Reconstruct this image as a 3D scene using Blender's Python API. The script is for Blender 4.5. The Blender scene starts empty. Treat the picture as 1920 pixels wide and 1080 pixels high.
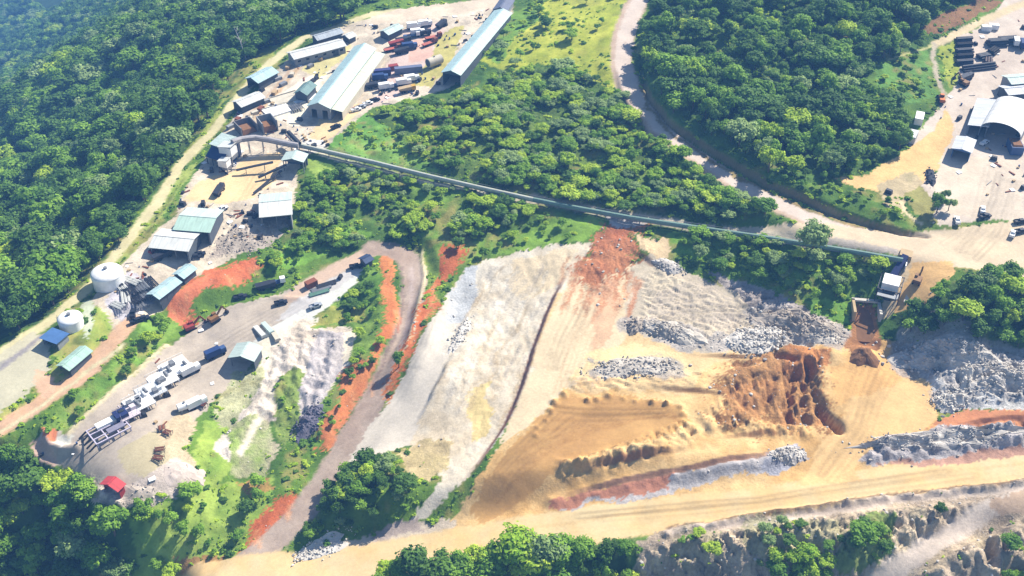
import bpy, math, random
import numpy as np
from mathutils import Vector, Matrix
random.seed(7)
RNG = np.random.default_rng(11)
SC = bpy.context.scene
COL = SC.collection
R = math.radians
# ------------------------------------------------------------------ camera, sky, sun, exposure
CAMH, PITCH, F = 253.0, R(38.0), 2059.0          # photo pixels, 1920 wide
cam_d = bpy.data.cameras.new('camera'); cam = bpy.data.objects.new('camera', cam_d); COL.objects.link(cam)
cam.location = (0, 0, CAMH); cam.rotation_euler = (math.pi/2-PITCH, 0, 0)
cam_d.sensor_width = 36.0; cam_d.lens = 36.0*F/1920.0
cam_d.clip_start = 1.0; cam_d.clip_end = 12000.0
SC.camera = cam
SUN_EL, SUN_AZ = R(43.0), R(48.0)                # azimuth clockwise from +Y (away from the camera)
w = bpy.data.worlds.new('World'); SC.world = w; w.use_nodes = True
nt = w.node_tree; bg = nt.nodes['Background']
sky = nt.nodes.new('ShaderNodeTexSky'); sky.sky_type = 'NISHITA'; sky.sun_disc = False
sky.sun_elevation = SUN_EL; sky.sun_rotation = SUN_AZ; sky.altitude = 600
nt.links.new(sky.outputs[0], bg.inputs[0]); bg.inputs[1].default_value = 0.082
sun_d = bpy.data.lights.new('sun', 'SUN'); sun = bpy.data.objects.new('sun', sun_d); COL.objects.link(sun)
sun_d.energy = 5.0; sun_d.angle = R(0.5); sun_d.color = (1.0, 0.94, 0.83)
sd = Vector((math.sin(SUN_AZ)*math.cos(SUN_EL), math.cos(SUN_AZ)*math.cos(SUN_EL), math.sin(SUN_EL)))
sun.rotation_euler = sd.to_track_quat('Z', 'Y').to_euler(); sun.location = (200, 300, 400)
SC.view_settings.view_transform = 'Standard'; SC.view_settings.look = 'None'
SC.view_settings.exposure = 1.06; SC.view_settings.gamma = 1.0
SC.cycles.max_bounces = 5; SC.cycles.diffuse_bounces = 3; SC.cycles.volume_bounces = 0
SC.cycles.use_denoising = True
SC.cycles.filter_width = 1.45

# ------------------------------------------------------------------ numbers: noise, pixels to rays
def lin(c):
    c = np.asarray(c, float)/255.0
    return np.where(c <= 0.04045, c/12.92, ((c+0.055)/1.055)**2.4)
ALB = 0.64
def S(r, g, b, k=ALB): return tuple(float(v) for v in lin((r, g, b))*k)
def vnoise(x, y, seed=0):
    xi = np.floor(x).astype(np.int64); yi = np.floor(y).astype(np.int64)
    fx = x-xi; fy = y-yi; fx = fx*fx*(3-2*fx); fy = fy*fy*(3-2*fy)
    def h(a, b):
        n = (a*374761393+b*668265263+seed*974711) & 0x7fffffff
        n = ((n ^ (n >> 13))*1274126177) & 0x7fffffff
        return ((n ^ (n >> 16)) & 0xffff)/65535.0
    return (h(xi, yi)*(1-fx)+h(xi+1, yi)*fx)*(1-fy)+(h(xi, yi+1)*(1-fx)+h(xi+1, yi+1)*fx)*fy
def fbm(x, y, s, o=4, seed=0):
    t = 0; a = 1.0; n = 0
    for i in range(o):
        t = t+a*(vnoise(x/s+17.3*i, y/s+5.1*i, seed+i)-0.5); n += a; a *= 0.55; s *= 0.5
    return t/n*2
FWD = np.array([0, math.cos(PITCH), -math.sin(PITCH)]); UP = np.array([0, math.sin(PITCH), math.cos(PITCH)])
def rays(P):
    P = np.asarray(P, float).reshape(-1, 2)
    d = FWD[None]+((P[:, :1]-960)/F)*np.array([[1, 0, 0]])-((P[:, 1:]-540)/F)*UP[None]
    return d
# ------------------------------------------------------------------ relief: heights (m) read at points of the photograph
CP = """0 0 -560;150 0 -360;300 0 -150;450 0 -40;560 0 -14;640 0 -6;0 150 -320;0 300 -96;0 450 -28;0 590 -9;0 650 -3;150 100 -220;150 250 -66;150 400 -22;150 510 -6;300 60 -42;300 180 -24;300 290 -6;430 60 -25;430 125 -2;560 35 -10
690 15 8;820 10 9;950 0 10;500 110 5;380 250 3;300 370 2;200 500 0;100 600 -2;0 690 -4
650 140 5;800 100 6;900 60 8;700 200 4;560 270 3;450 330 1;520 400 0;400 450 -1;300 530 -2;250 600 -3;150 700 -5;50 780 -8;0 830 -10
600 350 -1;750 380 -2;900 420 -2;550 450 -5;650 430 -6
600 285 3;800 335 2;1000 380 2;1150 415 3;1400 450 5;1690 495 7
700 250 5;900 250 9;1050 150 13;1000 60 14;1150 250 12;1300 350 9
1200 0 22;1165 110 19;1200 195 16;1290 280 13;1400 355 11;1550 425 9.5;1700 455 9;1850 480 9
1350 50 27;1300 180 21;1500 100 24;1500 250 18;1650 200 18;1600 340 14;1700 410 11.5;1750 30 26;1900 20 24
1850 130 19;1750 280 15;1880 300 14.5;1850 380 12
400 500 -3.5;330 600 -10.5;480 480 -4;500 535 -9;330 555 -4
690 490 -8;580 560 -10;400 620 -11;300 720 -12;200 830 -13;100 840 -13;280 900 -14
740 458 -6;775 520 -9;760 620 -13;700 740 -18;620 870 -23;520 1000 -28;470 1050 -30
620 580 -12;640 700 -16;500 700 -15;560 800 -20;450 850 -20;430 950 -26;350 1000 -27
50 900 -22;100 1000 -36;0 1070 -44;200 1070 -36;350 1060 -32;180 950 -19
840 480 -5;780 650 -11;880 520 -8;830 620 -11;750 800 -18;950 600 -9;900 750 -12;860 850 -15;800 950 -19
700 900 -16;650 960 -19;700 1000 -22;550 1000 -26
1100 500 -2;1150 430 2;1050 650 -7;1250 560 -4;1400 530 -3;1150 800 -11;1350 700 -8;1600 680 -6;1700 640 -6;1800 700 -6;1900 720 -6;1900 780 -8;1000 930 -16;1300 960 -15;1500 900 -13;1700 880 -12;1920 860 -11;1600 800 -10;850 1000 -20;600 1050 -26
1300 1000 -17;1400 1060 -19;1600 1060 -18;1800 1070 -18;1700 980 -16;1850 980 -18;1900 930 -13;950 1060 -25;1150 1060 -26;1750 1020 -17.5
1850 590 6;1750 570 5;1900 560 7;1790 622 3;1860 632 -1;1930 628 -1;1700 520 5;1500 500 3;1600 560 -1;1400 480 3
-400 0 -640;-400 400 -220;-400 800 -20;-400 1150 -70;960 1350 -60;1600 1350 -60;300 1350 -80;2400 1200 -30;2400 860 -10;2400 480 10;2400 0 30;2000 -220 36;1400 -220 40;960 -220 16;600 -220 -110;0 -100 -610;150 -110 -440;300 -110 -240;450 -110 -110;100 -220 -640"""
cpa = np.array([[float(v) for v in p.split()] for p in CP.replace('\n', ';').split(';') if p.strip()])
dr = rays(cpa[:, :2]); t = (cpa[:, 2]-CAMH)/dr[:, 2]
CX = dr[:, 0]*t; CY = dr[:, 1]*t; CZ = cpa[:, 2]
def tps(r2): return np.where(r2 > 0, 0.5*r2*np.log(np.maximum(r2, 1e-9)), 0)
SCL = 100.0
cx, cy = CX/SCL, CY/SCL; n = len(cx)
K = tps((cx[:, None]-cx)**2+(cy[:, None]-cy)**2)+np.eye(n)*0.004
Pm = np.stack([np.ones(n), cx, cy], 1)
A = np.block([[K, Pm], [Pm.T, np.zeros((3, 3))]])
sol = np.linalg.solve(A, np.concatenate([CZ, np.zeros(3)]))
def base_z(X, Y):
    X = np.asarray(X, float); Y = np.asarray(Y, float); sh = X.shape; x = X.ravel()/SCL; y = Y.ravel()/SCL; out = np.empty(x.size)
    for i in range(0, x.size, 40000):
        a = x[i:i+40000, None]; b = y[i:i+40000, None]
        out[i:i+40000] = tps((a-cx)**2+(b-cy)**2) @ sol[:n]+sol[n]+sol[n+1]*a[:, 0]+sol[n+2]*b[:, 0]
    return np.clip(out.reshape(sh), -900, 70)
# the ground grid: metres, closer lines where the photograph shows more
def axis(segs, lo, hi):
    L = []
    for a, b, s in segs: L += list(np.arange(a, b, s))
    L.append(segs[-1][1]); st = 6.0
    while L[-1] < hi: L.append(L[-1]+st); st *= 1.5
    st = 6.0
    while L[0] > lo: L.insert(0, L[0]-st); st *= 1.5
    return np.array(L)
GX = axis([(-1100, -430, 6.0), (-430, -250, 1.6), (-250, 300, 0.72)], -2200, 2200)
GY = axis([(185, 330, 0.62), (330, 480, 0.8), (480, 640, 1.1), (640, 900, 2.2), (900, 2500, 8.0)], -400, 3200)
XX, YY = np.meshgrid(GX, GY)
Z0 = base_z(np.clip(XX, -1150, 420), np.clip(YY, 120, 2500))
Z = Z0.copy()
def zat(x, y, Zf=None):
    Zf = Z if Zf is None else Zf
    x = np.asarray(x, float); y = np.asarray(y, float); i = np.clip(np.searchsorted(GX, x)-1, 0, len(GX)-2); j = np.clip(np.searchsorted(GY, y)-1, 0, len(GY)-2)
    fx = np.clip((x-GX[i])/(GX[i+1]-GX[i]), 0, 1); fy = np.clip((y-GY[j])/(GY[j+1]-GY[j]), 0, 1)
    return (Zf[j, i]*(1-fx)+Zf[j, i+1]*fx)*(1-fy)+(Zf[j+1, i]*(1-fx)+Zf[j+1, i+1]*fx)*fy
def at(P, h=0.0):
    """where the view line through a photo pixel meets the ground raised by h"""
    d = rays(P); ts = np.concatenate([np.linspace(150, 1200, 500), np.linspace(1206, 4000, 300)])
    hit = np.full(len(d), 1000.0)
    lo = np.full(len(d), ts[0]); hi = np.full(len(d), ts[-1])
    for k in range(len(d)):
        g = CAMH+d[k, 2]*ts-zat(d[k, 0]*ts, d[k, 1]*ts)-h
        i = np.argmax(g < 0)
        if g[i] < 0: lo[k], hi[k] = ts[max(i-1, 0)], ts[i]
        else: lo[k] = hi[k] = 900
    for _ in range(18):
        m = (lo+hi)/2; below = CAMH+d[:, 2]*m-zat(d[:, 0]*m, d[:, 1]*m)-h < 0
        hi = np.where(below, m, hi); lo = np.where(below, lo, m)
    p = d*hi[:, None]; p[:, 2] += CAMH
    return p
def pl(s):   # "u,v u,v ..." -> world xy
    return at([[float(a) for a in q.split(',')] for q in s.split()])[:, :2]
WX = fbm(XX, YY, 9, 3, 3)*2.6; WY = fbm(XX, YY, 9, 3, 9)*2.6
JX = RNG.normal(0, 0.45, XX.shape); JY = RNG.normal(0, 0.45, XX.shape)
def inpoly(poly, X, Y):
    c = np.zeros(X.shape, bool); m = len(poly)
    for k in range(m):
        x1, y1 = poly[k]; x2, y2 = poly[(k+1) % m]
        if y1 == y2: continue
        c ^= ((y1 > Y) != (y2 > Y)) & (X < (x2-x1)*(Y-y1)/(y2-y1)+x1)
    return c
def window(p, mg):
    i0 = max(np.searchsorted(GX, p[:, 0].min()-mg)-1, 0); i1 = np.searchsorted(GX, p[:, 0].max()+mg)+1
    j0 = max(np.searchsorted(GY, p[:, 1].min()-mg)-1, 0); j1 = np.searchsorted(GY, p[:, 1].max()+mg)+1
    return slice(j0, j1), slice(i0, i1)
def polymask(s, warp=1.0, jit=1.0):
    p = pl(s); w_ = window(p, 6)
    m = inpoly(p, XX[w_]+WX[w_]*warp+JX[w_]*jit, YY[w_]+WY[w_]*warp+JY[w_]*jit)
    return w_, m
def linedist(p, X, Y):
    """distance to a polyline and signed side (positive on its left)"""
    best = np.full(X.shape, 1e9); side = np.zeros(X.shape); along = np.zeros(X.shape); acc = 0
    for k in range(len(p)-1):
        a = p[k]; v = p[k+1]-a; L = np.hypot(*v)
        if L < 1e-6: continue
        tt = np.clip(((X-a[0])*v[0]+(Y-a[1])*v[1])/L**2, 0, 1)
        dx = X-a[0]-tt*v[0]; dy = Y-a[1]-tt*v[1]; d = np.hypot(dx, dy)
        b = d < best; best = np.where(b, d, best); side = np.where(b, np.sign(v[0]*dy-v[1]*dx), side); along = np.where(b, acc+tt*L, along); acc += L
    return best, side, along, acc
def smooth(e0, e1, x):
    tt = np.clip((x-e0)/(e1-e0), 0, 1); return tt*tt*(3-2*tt)
# ------------------------------------------------------------------ soils: which ground has which colour
CR = np.empty(XX.shape+(3,)); ROUGH = np.full(XX.shape, 0.25); VEG = np.ones(XX.shape)
ZONES = ['ground', 'haul_road', 'ridge_road', 'dirt_road', 'camp_yard', 'machine_yard', 'workshop_yard', 'quarry_floor', 'footpath', 'pond']
ZID = np.zeros(XX.shape, np.int8)
n1 = fbm(XX, YY, 26, 4, 21); n2 = fbm(XX, YY, 5, 3, 31); n3 = fbm(XX, YY, 1.6, 2, 41)
g0 = np.array(S(70, 106, 40)); g1 = np.array(S(122, 156, 56)); tt = np.clip(0.5+0.8*n1+0.5*n2, 0, 1)[..., None]
CR[:] = g0*(1-tt)+g1*tt
ROUGH[:] = 0.5
def paint(s, c, zone=None, rough=0.25, veg=0.0, var=0.10, warp=1.0, jit=0.6, c2=None, op=1.0):
    w_, m = polymask(s, warp, jit); _put(w_, m.astype(float), c, zone, rough, veg, var, c2, op)
def stroke(s, width, c, zone=None, rough=0.12, veg=0.0, var=0.08, wob=0.35, c2=None, op=1.0):
    p = pl(s); w_ = window(p, width+4); d = linedist(p, XX[w_]+WX[w_]*wob, YY[w_]+WY[w_]*wob)[0]
    _put(w_, 1-smooth(width/2-0.7, width/2+0.7, d+JX[w_]*0.6), c, zone, rough, veg, var, c2, op)
def _put(w_, m, c, zone, rough, veg, var, c2, op):
    base = np.array(S(*c))[None, None]
    if c2 is not None:
        q = np.clip(0.5+0.9*n1[w_]+0.7*n2[w_], 0, 1)[..., None]; base = base*(1-q)+np.array(S(*c2))*q
    base = base*(1+var*(n2[w_]+0.8*n3[w_]))[..., None]
    mm = (m*op)[..., None]
    CR[w_] = CR[w_]*(1-mm)+np.maximum(base, 0.005)*mm
    ROUGH[w_] = ROUGH[w_]*(1-m)+rough*m; VEG[w_] = VEG[w_]*(1-m*op)+veg*m*op
    if zone is not None: ZID[w_] = np.where(m > 0.5, ZONES.index(zone), ZID[w_])
# --- woods and meadows
P_WOOD_L = "-900,-330 560,-330 740,-20 690,5 640,42 560,68 490,108 430,160 395,220 345,290 295,350 245,430 190,495 120,560 60,610 0,640 -300,820 -900,1000"
P_WOOD_R = "1235,-200 2000,-330 1850,-20 1740,30 1725,60 1740,92 1660,112 1625,125 1640,200 1715,235 1690,300 1600,335 1500,352 1400,310 1325,262 1255,212 1216,150 1208,80 1222,0"
P_MID = "850,190 930,140 1050,125 1150,165 1195,205 1265,285 1330,345 1440,405 1380,412 1250,395 1150,392 1000,362 870,335 800,305 760,262 700,232 715,200"
P_BELOW = "565,335 640,308 800,348 950,372 1000,392 985,425 850,450 790,455 720,445 630,470 520,505 510,480 560,430"
P_PIT = "1255,445 1340,440 1480,455 1650,500 1630,555 1520,575 1420,540 1340,510"
P_HILL = "1665,600 1760,545 1850,520 1950,515 2150,520 2150,645 1850,645 1740,632"
P_SW = "-250,850 30,850 90,885 150,915 190,955 215,1000 240,1120 -250,1200"
P_S = "690,1050 770,1005 850,1015 900,1005 1000,990 1100,990 1150,1000 1190,1060 1250,1200 690,1200"
P_KNOLL = "570,965 620,905 690,870 750,885 775,930 740,960 640,1000 570,1012"
for s, c, c2 in ((P_WOOD_L, (58, 88, 42), (92, 122, 58)), (P_WOOD_R, (60, 92, 40), (98, 132, 54)), (P_MID, (84, 112, 48), (120, 145, 60)), (P_BELOW, (78, 112, 44), (120, 155, 60)),
                 (P_PIT, (90, 130, 48), (135, 170, 66)), (P_HILL, (66, 96, 42), (105, 132, 60)), (P_SW, (60, 92, 40), (100, 132, 55)), (P_S, (66, 96, 42), (100, 130, 55))):
    paint(s, c, None, 0.6, 1.0, 0.3, c2=c2, warp=2)
paint("900,115 960,60 990,25 1080,-20 1180,-60 1165,60 1150,115 1168,170 1050,120 950,132", (176, 188, 62), None, 0.4, 0.4, 0.15, 2, c2=(205, 205, 78))
paint("905,100 930,30 990,10 1010,40 960,70 940,120", (130, 170, 66), None, 0.5, 1, 0.2, 2)
paint("608,272 640,240 685,214 730,240 770,285 830,322 760,315 690,300", (116, 170, 68), None, 0.4, 1, 0.2, 0.6, c2=(146, 188, 84))
paint("560,310 600,300 800,348 700,335 600,330", (160, 186, 82), None, 0.4, 1, 0.2, 2)
paint("500,520 520,470 560,440 640,420 700,440 640,470", (126, 172, 62), None, 0.4, 1, 0.2, 1)
paint("960,440 1110,400 1140,420 1090,450 990,462 900,480 870,495 850,470 900,450", (142, 180, 68), None, 0.4, 1, 0.2, 1)
paint("1500,560 1560,560 1600,585 1590,606 1510,590", (130, 176, 66), None, 0.3, 1, 0.1, 1)
paint("1250,440 1340,430 1420,450 1340,470 1330,500 1255,475", (126, 168, 62), None, 0.4, 1, 0.2, 1)
paint("345,880 395,790 450,762 470,785 440,850 420,900 500,900 520,880 500,1000 430,1080 250,1090 240,960 300,950 380,915", (134, 176, 70), None, 0.4, 1, 0.25, 2, c2=(168, 190, 84))
paint("470,100 540,80 460,160 415,200 395,240 370,290 350,290 400,215 440,150", (168, 180, 84), None, 0.3, 1, 0.15, 1)
paint("1730,52 1790,14 1840,-5 1880,5 1800,48 1745,66", (150, 112, 74), None, 0.6, 0.3, 0.2, 1)
# --- camp on the ridge
paint("640,48 700,32 960,2 962,22 905,92 862,152 832,168 760,190 700,202 660,232 625,262 608,285 570,292 556,330 552,392 522,432 440,482 352,532 312,562 270,602 218,622 170,562 240,482 330,402 358,332 400,272 470,182 540,112 600,76",
      (214, 198, 174), 'camp_yard', 0.45, 0, 0.2, 0.5, c2=(232, 216, 192))
paint("690,205 740,90 760,55 835,40 830,75 800,140 760,175", (232, 206, 192), None, 0.2, 0, 0.1)
paint("765,80 815,62 808,110 770,118", (232, 190, 170), None, 0.2, 0, 0.1)
paint("832,58 872,45 850,110 812,165 775,160 795,125", (205, 194, 116), None, 0.3, 0.4, 0.15)
paint("610,210 700,185 640,240 610,275 575,262", (238, 210, 160), None, 0.2, 0, 0.08)
paint("455,300 530,285 520,330 475,372 400,385 350,372 372,340 440,320", (244, 212, 160), None, 0.2, 0, 0.08)
paint("500,195 560,150 620,130 560,240 520,225", (246, 238, 214), None, 0.2, 0, 0.06)
paint("560,130 620,95 665,85 600,150", (226, 214, 150), None, 0.2, 0.2, 0.12)
paint("385,492 400,470 440,420 520,402 545,415 475,462 420,480", (200, 184, 166), None, 1.0, 0, 0.35, c2=(165, 150, 140))
paint("200,560 235,510 280,520 300,545 250,590 220,592", (206, 200, 204), None, 0.6, 0, 0.25)
paint("560,255 605,262 612,285 575,290", (248, 240, 225), None, 0.1, 0, 0.05)
stroke("563,122 520,172 478,222", 2.2, (214, 182, 140), None, 0.3, 0, 0.15)
stroke("556,116 512,168 470,214", 1.6, (205, 178, 150), None, 0.3, 0, 0.15)
paint("368,305 348,342 290,425 238,488 212,508 226,472 296,382 338,322", (152, 184, 78), None, 0.3, 1, 0.15, 0.6, c2=(176, 190, 96))
paint("112,640 138,600 165,562 185,568 208,600 205,640 162,668 125,700 100,700", (158, 186, 80), None, 0.3, 1, 0.15, 0.8, c2=(190, 186, 96))
paint("150,572 165,560 178,560 175,590 172,620 160,640 155,610", (214, 220, 190), None, 0.2, 0.2, 0.1, 0.3)
stroke("2000,-80 1300,-90 960,-10 930,2 820,16 700,24 640,47 570,74 510,113 460,166 400,242 340,312 290,382 240,452 168,537 100,597 0,667 -200,800", 5.0, (228, 216, 168), 'ridge_road', 0.12, 0.1, 0.08)
paint("690,30 780,12 930,-6 958,-4 955,8 900,18 820,32 700,48", (232, 212, 186), 'ridge_road', 0.2, 0, 0.12)
paint("-260,840 0,668 62,622 92,640 98,690 42,742 0,768 -260,900", (212, 204, 174), 'camp_yard', 0.1, 0, 0.04, 0.4)
stroke("0,692 40,662 82,628", 2.2, (168, 160, 158), None, 0.3, 0, 0.1)  # grey shade along the road edge, painted into the ground colour
paint("0,770 60,735 95,700 130,690 110,720 60,760 0,800", (178, 176, 92), None, 0.4, 0.7, 0.2)
stroke("245,600 205,640 170,690 130,718 60,765 0,806 -80,860", 7.5, (232, 192, 158), 'dirt_road', 0.2, 0, 0.12, c2=(222, 178, 138))
paint("70,690 100,700 105,730 70,750", (234, 192, 156), 'dirt_road', 0.2, 0, 0.1)
stroke("0,815 60,775 120,728 230,650", 1.6, (226, 214, 170), None, 0.2, 0, 0.1)
paint("300,588 332,604 300,652 200,742 128,815 82,812 102,776 180,712 262,632", (112, 156, 60), None, 0.5, 1, 0.25, 1, c2=(140, 170, 72))
# --- orange cuttings and the machine yard
paint("312,590 322,560 370,522 430,496 490,478 502,502 482,532 420,546 372,576 332,612", (222, 132, 90), None, 0.7, 0.15, 0.22, 2.0, 2, c2=(210, 112, 70))
paint("312,592 332,556 392,520 405,545 365,580 332,612", (240, 142, 98), None, 0.4, 0, 0.1)
paint("692,485 640,502 560,532 500,556 420,582 370,602 300,662 220,732 132,818 84,808 66,832 82,862 150,884 182,942 232,958 300,922 372,918 342,842 362,792 432,722 492,662 562,602 602,572 642,542 692,500",
      (196, 182, 166), 'machine_yard', 0.15, 0, 0.10, 0.5, c2=(206, 190, 170))
paint("222,848 300,800 345,795 342,862 290,912 236,892", (200, 186, 150), None, 0.15, 0, 0.08)
paint("300,790 345,760 372,790 350,850 380,900 340,920 320,880 310,840", (216, 194, 158), None, 0.5, 0, 0.15)
paint("560,545 690,492 690,505 640,545 575,600 520,600", (214, 208, 202), None, 0.12, 0, 0.05, 0.4)
paint("580,575 690,497 695,508 610,580 560,612 500,640 478,660 470,640 530,600", (232, 230, 218), None, 0.2, 0, 0.06, 0.5)
paint("470,650 560,600 600,600 560,640 500,680", (238, 228, 204), None, 0.3, 0, 0.1)
paint("80,806 108,806 100,838 82,836", (228, 140, 96), None, 0.3, 0, 0.1, 0.3)
paint("100,838 108,822 140,815 135,836 118,842", (236, 230, 212), None, 0.3, 0, 0.1, 0.3)
paint("60,830 85,820 110,850 105,905 120,915 100,880 62,862", (216, 184, 164), None, 0.2, 0, 0.1, 0.3)
paint("165,885 200,905 240,935 210,960 180,945 170,920", (222, 206, 186), None, 0.8, 0, 0.15, 0.5)
paint("270,890 330,860 372,905 340,925 290,935 250,955 235,930", (214, 198, 184), None, 0.7, 0, 0.2)
stroke("312,648 215,735 128,818", 1.3, (238, 220, 176), None, 0.2, 0, 0.08)
# --- scree between the yard and the bend
paint("560,602 640,610 668,622 656,682 602,802 562,822 546,784 492,792 440,872 402,842 470,742 500,662", (226, 208, 186), None, 0.6, 0.1, 0.18, c2=(236, 222, 206))
paint("600,622 642,618 650,640 640,702 592,802 550,806 562,742 582,682", (208, 198, 194), None, 0.6, 0, 0.18)
paint("640,618 668,624 656,682 604,800 592,804 640,702", (246, 232, 206), None, 0.3, 0, 0.06)
paint("440,700 500,690 480,740 440,800 410,800 400,780", (196, 194, 150), None, 0.8, 0.5, 0.35)
paint("510,742 545,690 572,702 562,790 535,842 520,800", (140, 160, 80), None, 0.6, 0.8, 0.3)
paint("430,800 500,780 530,840 500,890 430,890", (216, 202, 170), None, 0.8, 0.3, 0.3, c2=(150, 170, 90))
stroke("505,660 515,700 510,760 480,800 450,850", 1.8, (240, 226, 204), 'footpath', 0.3, 0, 0.1)
paint("700,470 722,480 724,602 716,682 662,732 622,802 586,852 592,790 655,690 668,620 650,600 585,622 580,612 612,580 660,542", (108, 152, 56), None, 0.5, 1, 0.25, c2=(140, 168, 72))
paint("580,612 620,575 680,570 690,600 620,605", (176, 176, 84), None, 0.5, 0.8, 0.25)
paint("716,470 738,478 748,522 742,602 724,665 706,682 652,792 612,862 590,852 600,815 640,752 690,690 712,652 722,562", (234, 150, 90), None, 0.5, 0.1, 0.18, 1.2, 1.5, c2=(218, 124, 72))
paint("640,700 700,682 706,690 652,792 612,862 596,850 604,810 640,760", (234, 148, 92), None, 0.5, 0.1, 0.18, 1.2, 1.5, c2=(214, 120, 72))
paint("455,1038 470,1000 540,922 566,932 522,1002 482,1042", (230, 134, 82), None, 0.6, 0.1, 0.2, 1.5, 2, c2=(206, 110, 66))
paint("440,905 500,890 520,920 470,940", (214, 150, 96), None, 0.5, 0.4, 0.2, op=0.7)
paint("330,1040 420,1030 430,1075 350,1085", (180, 118, 84), None, 0.5, 0.4, 0.2, op=0.8)
stroke("545,556 620,508 680,478 730,460", 6.0, (222, 192, 166), 'dirt_road', 0.15, 0, 0.08)
stroke("700,464 735,462 765,478 780,522 772,592 752,652 716,722 672,802 622,882 562,962 502,1034 440,1092", 9.5, (184, 160, 142), 'dirt_road', 0.2, 0, 0.12, c2=(194, 174, 156))
stroke("770,500 774,560 762,620 740,680", 1.4, (205, 184, 172), None, 0.2, 0, 0.1)
stroke("752,500 758,560 745,620 720,680 690,740", 0.9, (142, 122, 112), None, 0.2, 0, 0.1)
stroke("790,465 796,520 782,600 764,660", 1.2, (244, 226, 180), None, 0.2, 0, 0.06)
paint("835,455 868,460 862,490 822,562 792,642 762,692 732,752 718,752 742,692 772,642 802,562 826,500", (230, 140, 82), None, 0.6, 0.15, 0.2, 1.5, 2, c2=(206, 112, 66))
paint("798,470 832,458 826,500 802,560 797,540", (138, 166, 70), None, 0.5, 1, 0.2)
# --- pale gravel slope and the sand face
paint("872,500 905,498 892,562 852,642 802,762 772,832 722,852 662,872 636,884 702,790 762,700 822,590", (228, 216, 198), None, 0.15, 0, 0.05, 0.5)
paint("872,500 908,498 896,562 872,610 840,605 835,580", (214, 214, 212), None, 0.6, 0, 0.15)
paint("900,490 990,462 1112,452 1066,522 1026,622 976,742 936,832 872,902 802,952 762,962 832,902 772,832 802,762 852,642 892,562", (232, 212, 180), 'quarry_floor', 0.35, 0, 0.10, 0.8, c2=(240, 228, 206))
paint("885,740 925,720 915,800 880,830", (240, 214, 150), None, 0.3, 0, 0.1, 1.5)
paint("960,480 1080,462 1050,520 990,560 960,540", (244, 222, 184), None, 0.3, 0, 0.08, 1.5)
paint("1040,560 1180,500 1420,562 1602,622 1640,650 1500,720 1300,745 1050,745 1000,800 940,850 990,700", (238, 204, 150), 'quarry_floor', 0.3, 0, 0.1)
paint("1064,520 1102,480 1192,500 1172,562 1182,622 1122,692 1052,742 1002,802 932,852 976,742 1026,622", (240, 216, 176), 'quarry_floor', 0.2, 0, 0.08, 0.8)
paint("1068,512 1076,490 1104,452 1132,424 1208,426 1190,450 1200,482 1172,505 1140,535 1112,548", (206, 140, 96), 'quarry_floor', 0.8, 0, 0.2, 3.0, 3, c2=(180, 106, 70))
paint("1110,540 1160,520 1150,620 1120,660 1110,600", (228, 176, 138), None, 0.3, 0, 0.1, op=0.7)
paint("1180,500 1235,482 1302,520 1422,562 1562,602 1602,622 1562,652 1442,652 1372,662 1302,662 1182,622 1168,570", (220, 204, 176), 'quarry_floor', 0.3, 0, 0.12, c2=(202, 186, 164))
paint("1195,440 1250,450 1255,480 1225,490 1200,470", (232, 204, 160), None, 0.4, 0, 0.1)
paint("1320,505 1420,540 1520,575 1560,605 1470,600 1400,570", (180, 168, 160), None, 0.9, 0, 0.25)
paint("935,850 1002,800 1052,736 1292,735 1342,680 1602,640 1702,640 1762,690 1762,790 1920,762 2300,750 2300,880 1920,880 1700,900 1500,925 1230,962 1002,985 840,1010 800,1000 860,940", (228, 180, 112), 'quarry_floor', 0.4, 0, 0.14, 1, c2=(238, 200, 140))
paint("1110,660 1180,640 1280,660 1300,700 1110,705 1060,720", (244, 220, 164), None, 0.3, 0, 0.06)
paint("880,935 1002,802 1052,752 1182,742 1272,757 1294,790 1252,822 1102,862 1022,892 962,940 900,962", (208, 160, 98), None, 0.15, 0, 0.06, 0.6, c2=(214, 168, 104))
paint("1360,690 1482,650 1562,682 1545,762 1562,802 1402,802 1330,770", (212, 162, 102), None, 1.0, 0, 0.22, 3.0, 4, c2=(178, 128, 80))
paint("1470,650 1560,660 1560,690 1480,700", (204, 140, 84), None, 0.8, 0, 0.15)
for k in range(9):
    a = k*9; stroke(f"{930+a*2},{930-a*3} {1060+a},{830-a} {1180+a},{790-a*0.5} {1270},{775+k*3}", 0.7, (190, 142, 84), None, 0.2, 0, 0.1, op=0.6)
for k in range(10):
    stroke(f"{1500+k*9},{880-k*4} {1570+k*10},{800-k*3} {1610+k*11},{700+k*2}", 0.7, (214, 170, 106), None, 0.2, 0, 0.1, op=0.55)
for k in range(7):
    stroke(f"{1035+k*12},{745-k*6} {1075+k*12},{640-k*6} {1105+k*13},{540}", 0.7, (218, 186, 146), None, 0.2, 0, 0.1, op=0.6)
for k in range(8):
    stroke(f"{1190+k*6},{620-k*9} {1260+k*4},{600-k*10} {1390+k*8},{600-k*4}", 0.7, (190, 176, 164), None, 0.3, 0, 0.1, op=0.6)
paint("750,852 802,822 850,832 842,882 795,902 760,880", (206, 184, 138), None, 0.6, 0.2, 0.2, 1, c2=(226, 204, 150))
paint("640,1002 760,962 830,952 858,960 850,990 700,1040 560,1085 480,1085", (222, 204, 180), 'quarry_floor', 0.5, 0, 0.15)
paint("690,985 780,952 790,975 700,1002", (188, 170, 158), None, 0.4, 0, 0.15)
stroke("2400,800 1920,880 1700,905 1450,942 1200,972 950,1004 800,1034 600,1072 380,1120", 15.0, (240, 214, 164), 'haul_road', 0.08, 0, 0.05, c2=(242, 204, 142))
stroke("2400,785 1920,866 1700,890 1450,928 1200,958 950,990", 1.0, (224, 190, 136), None, 0.1, 0, 0.1, op=0.6)
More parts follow.
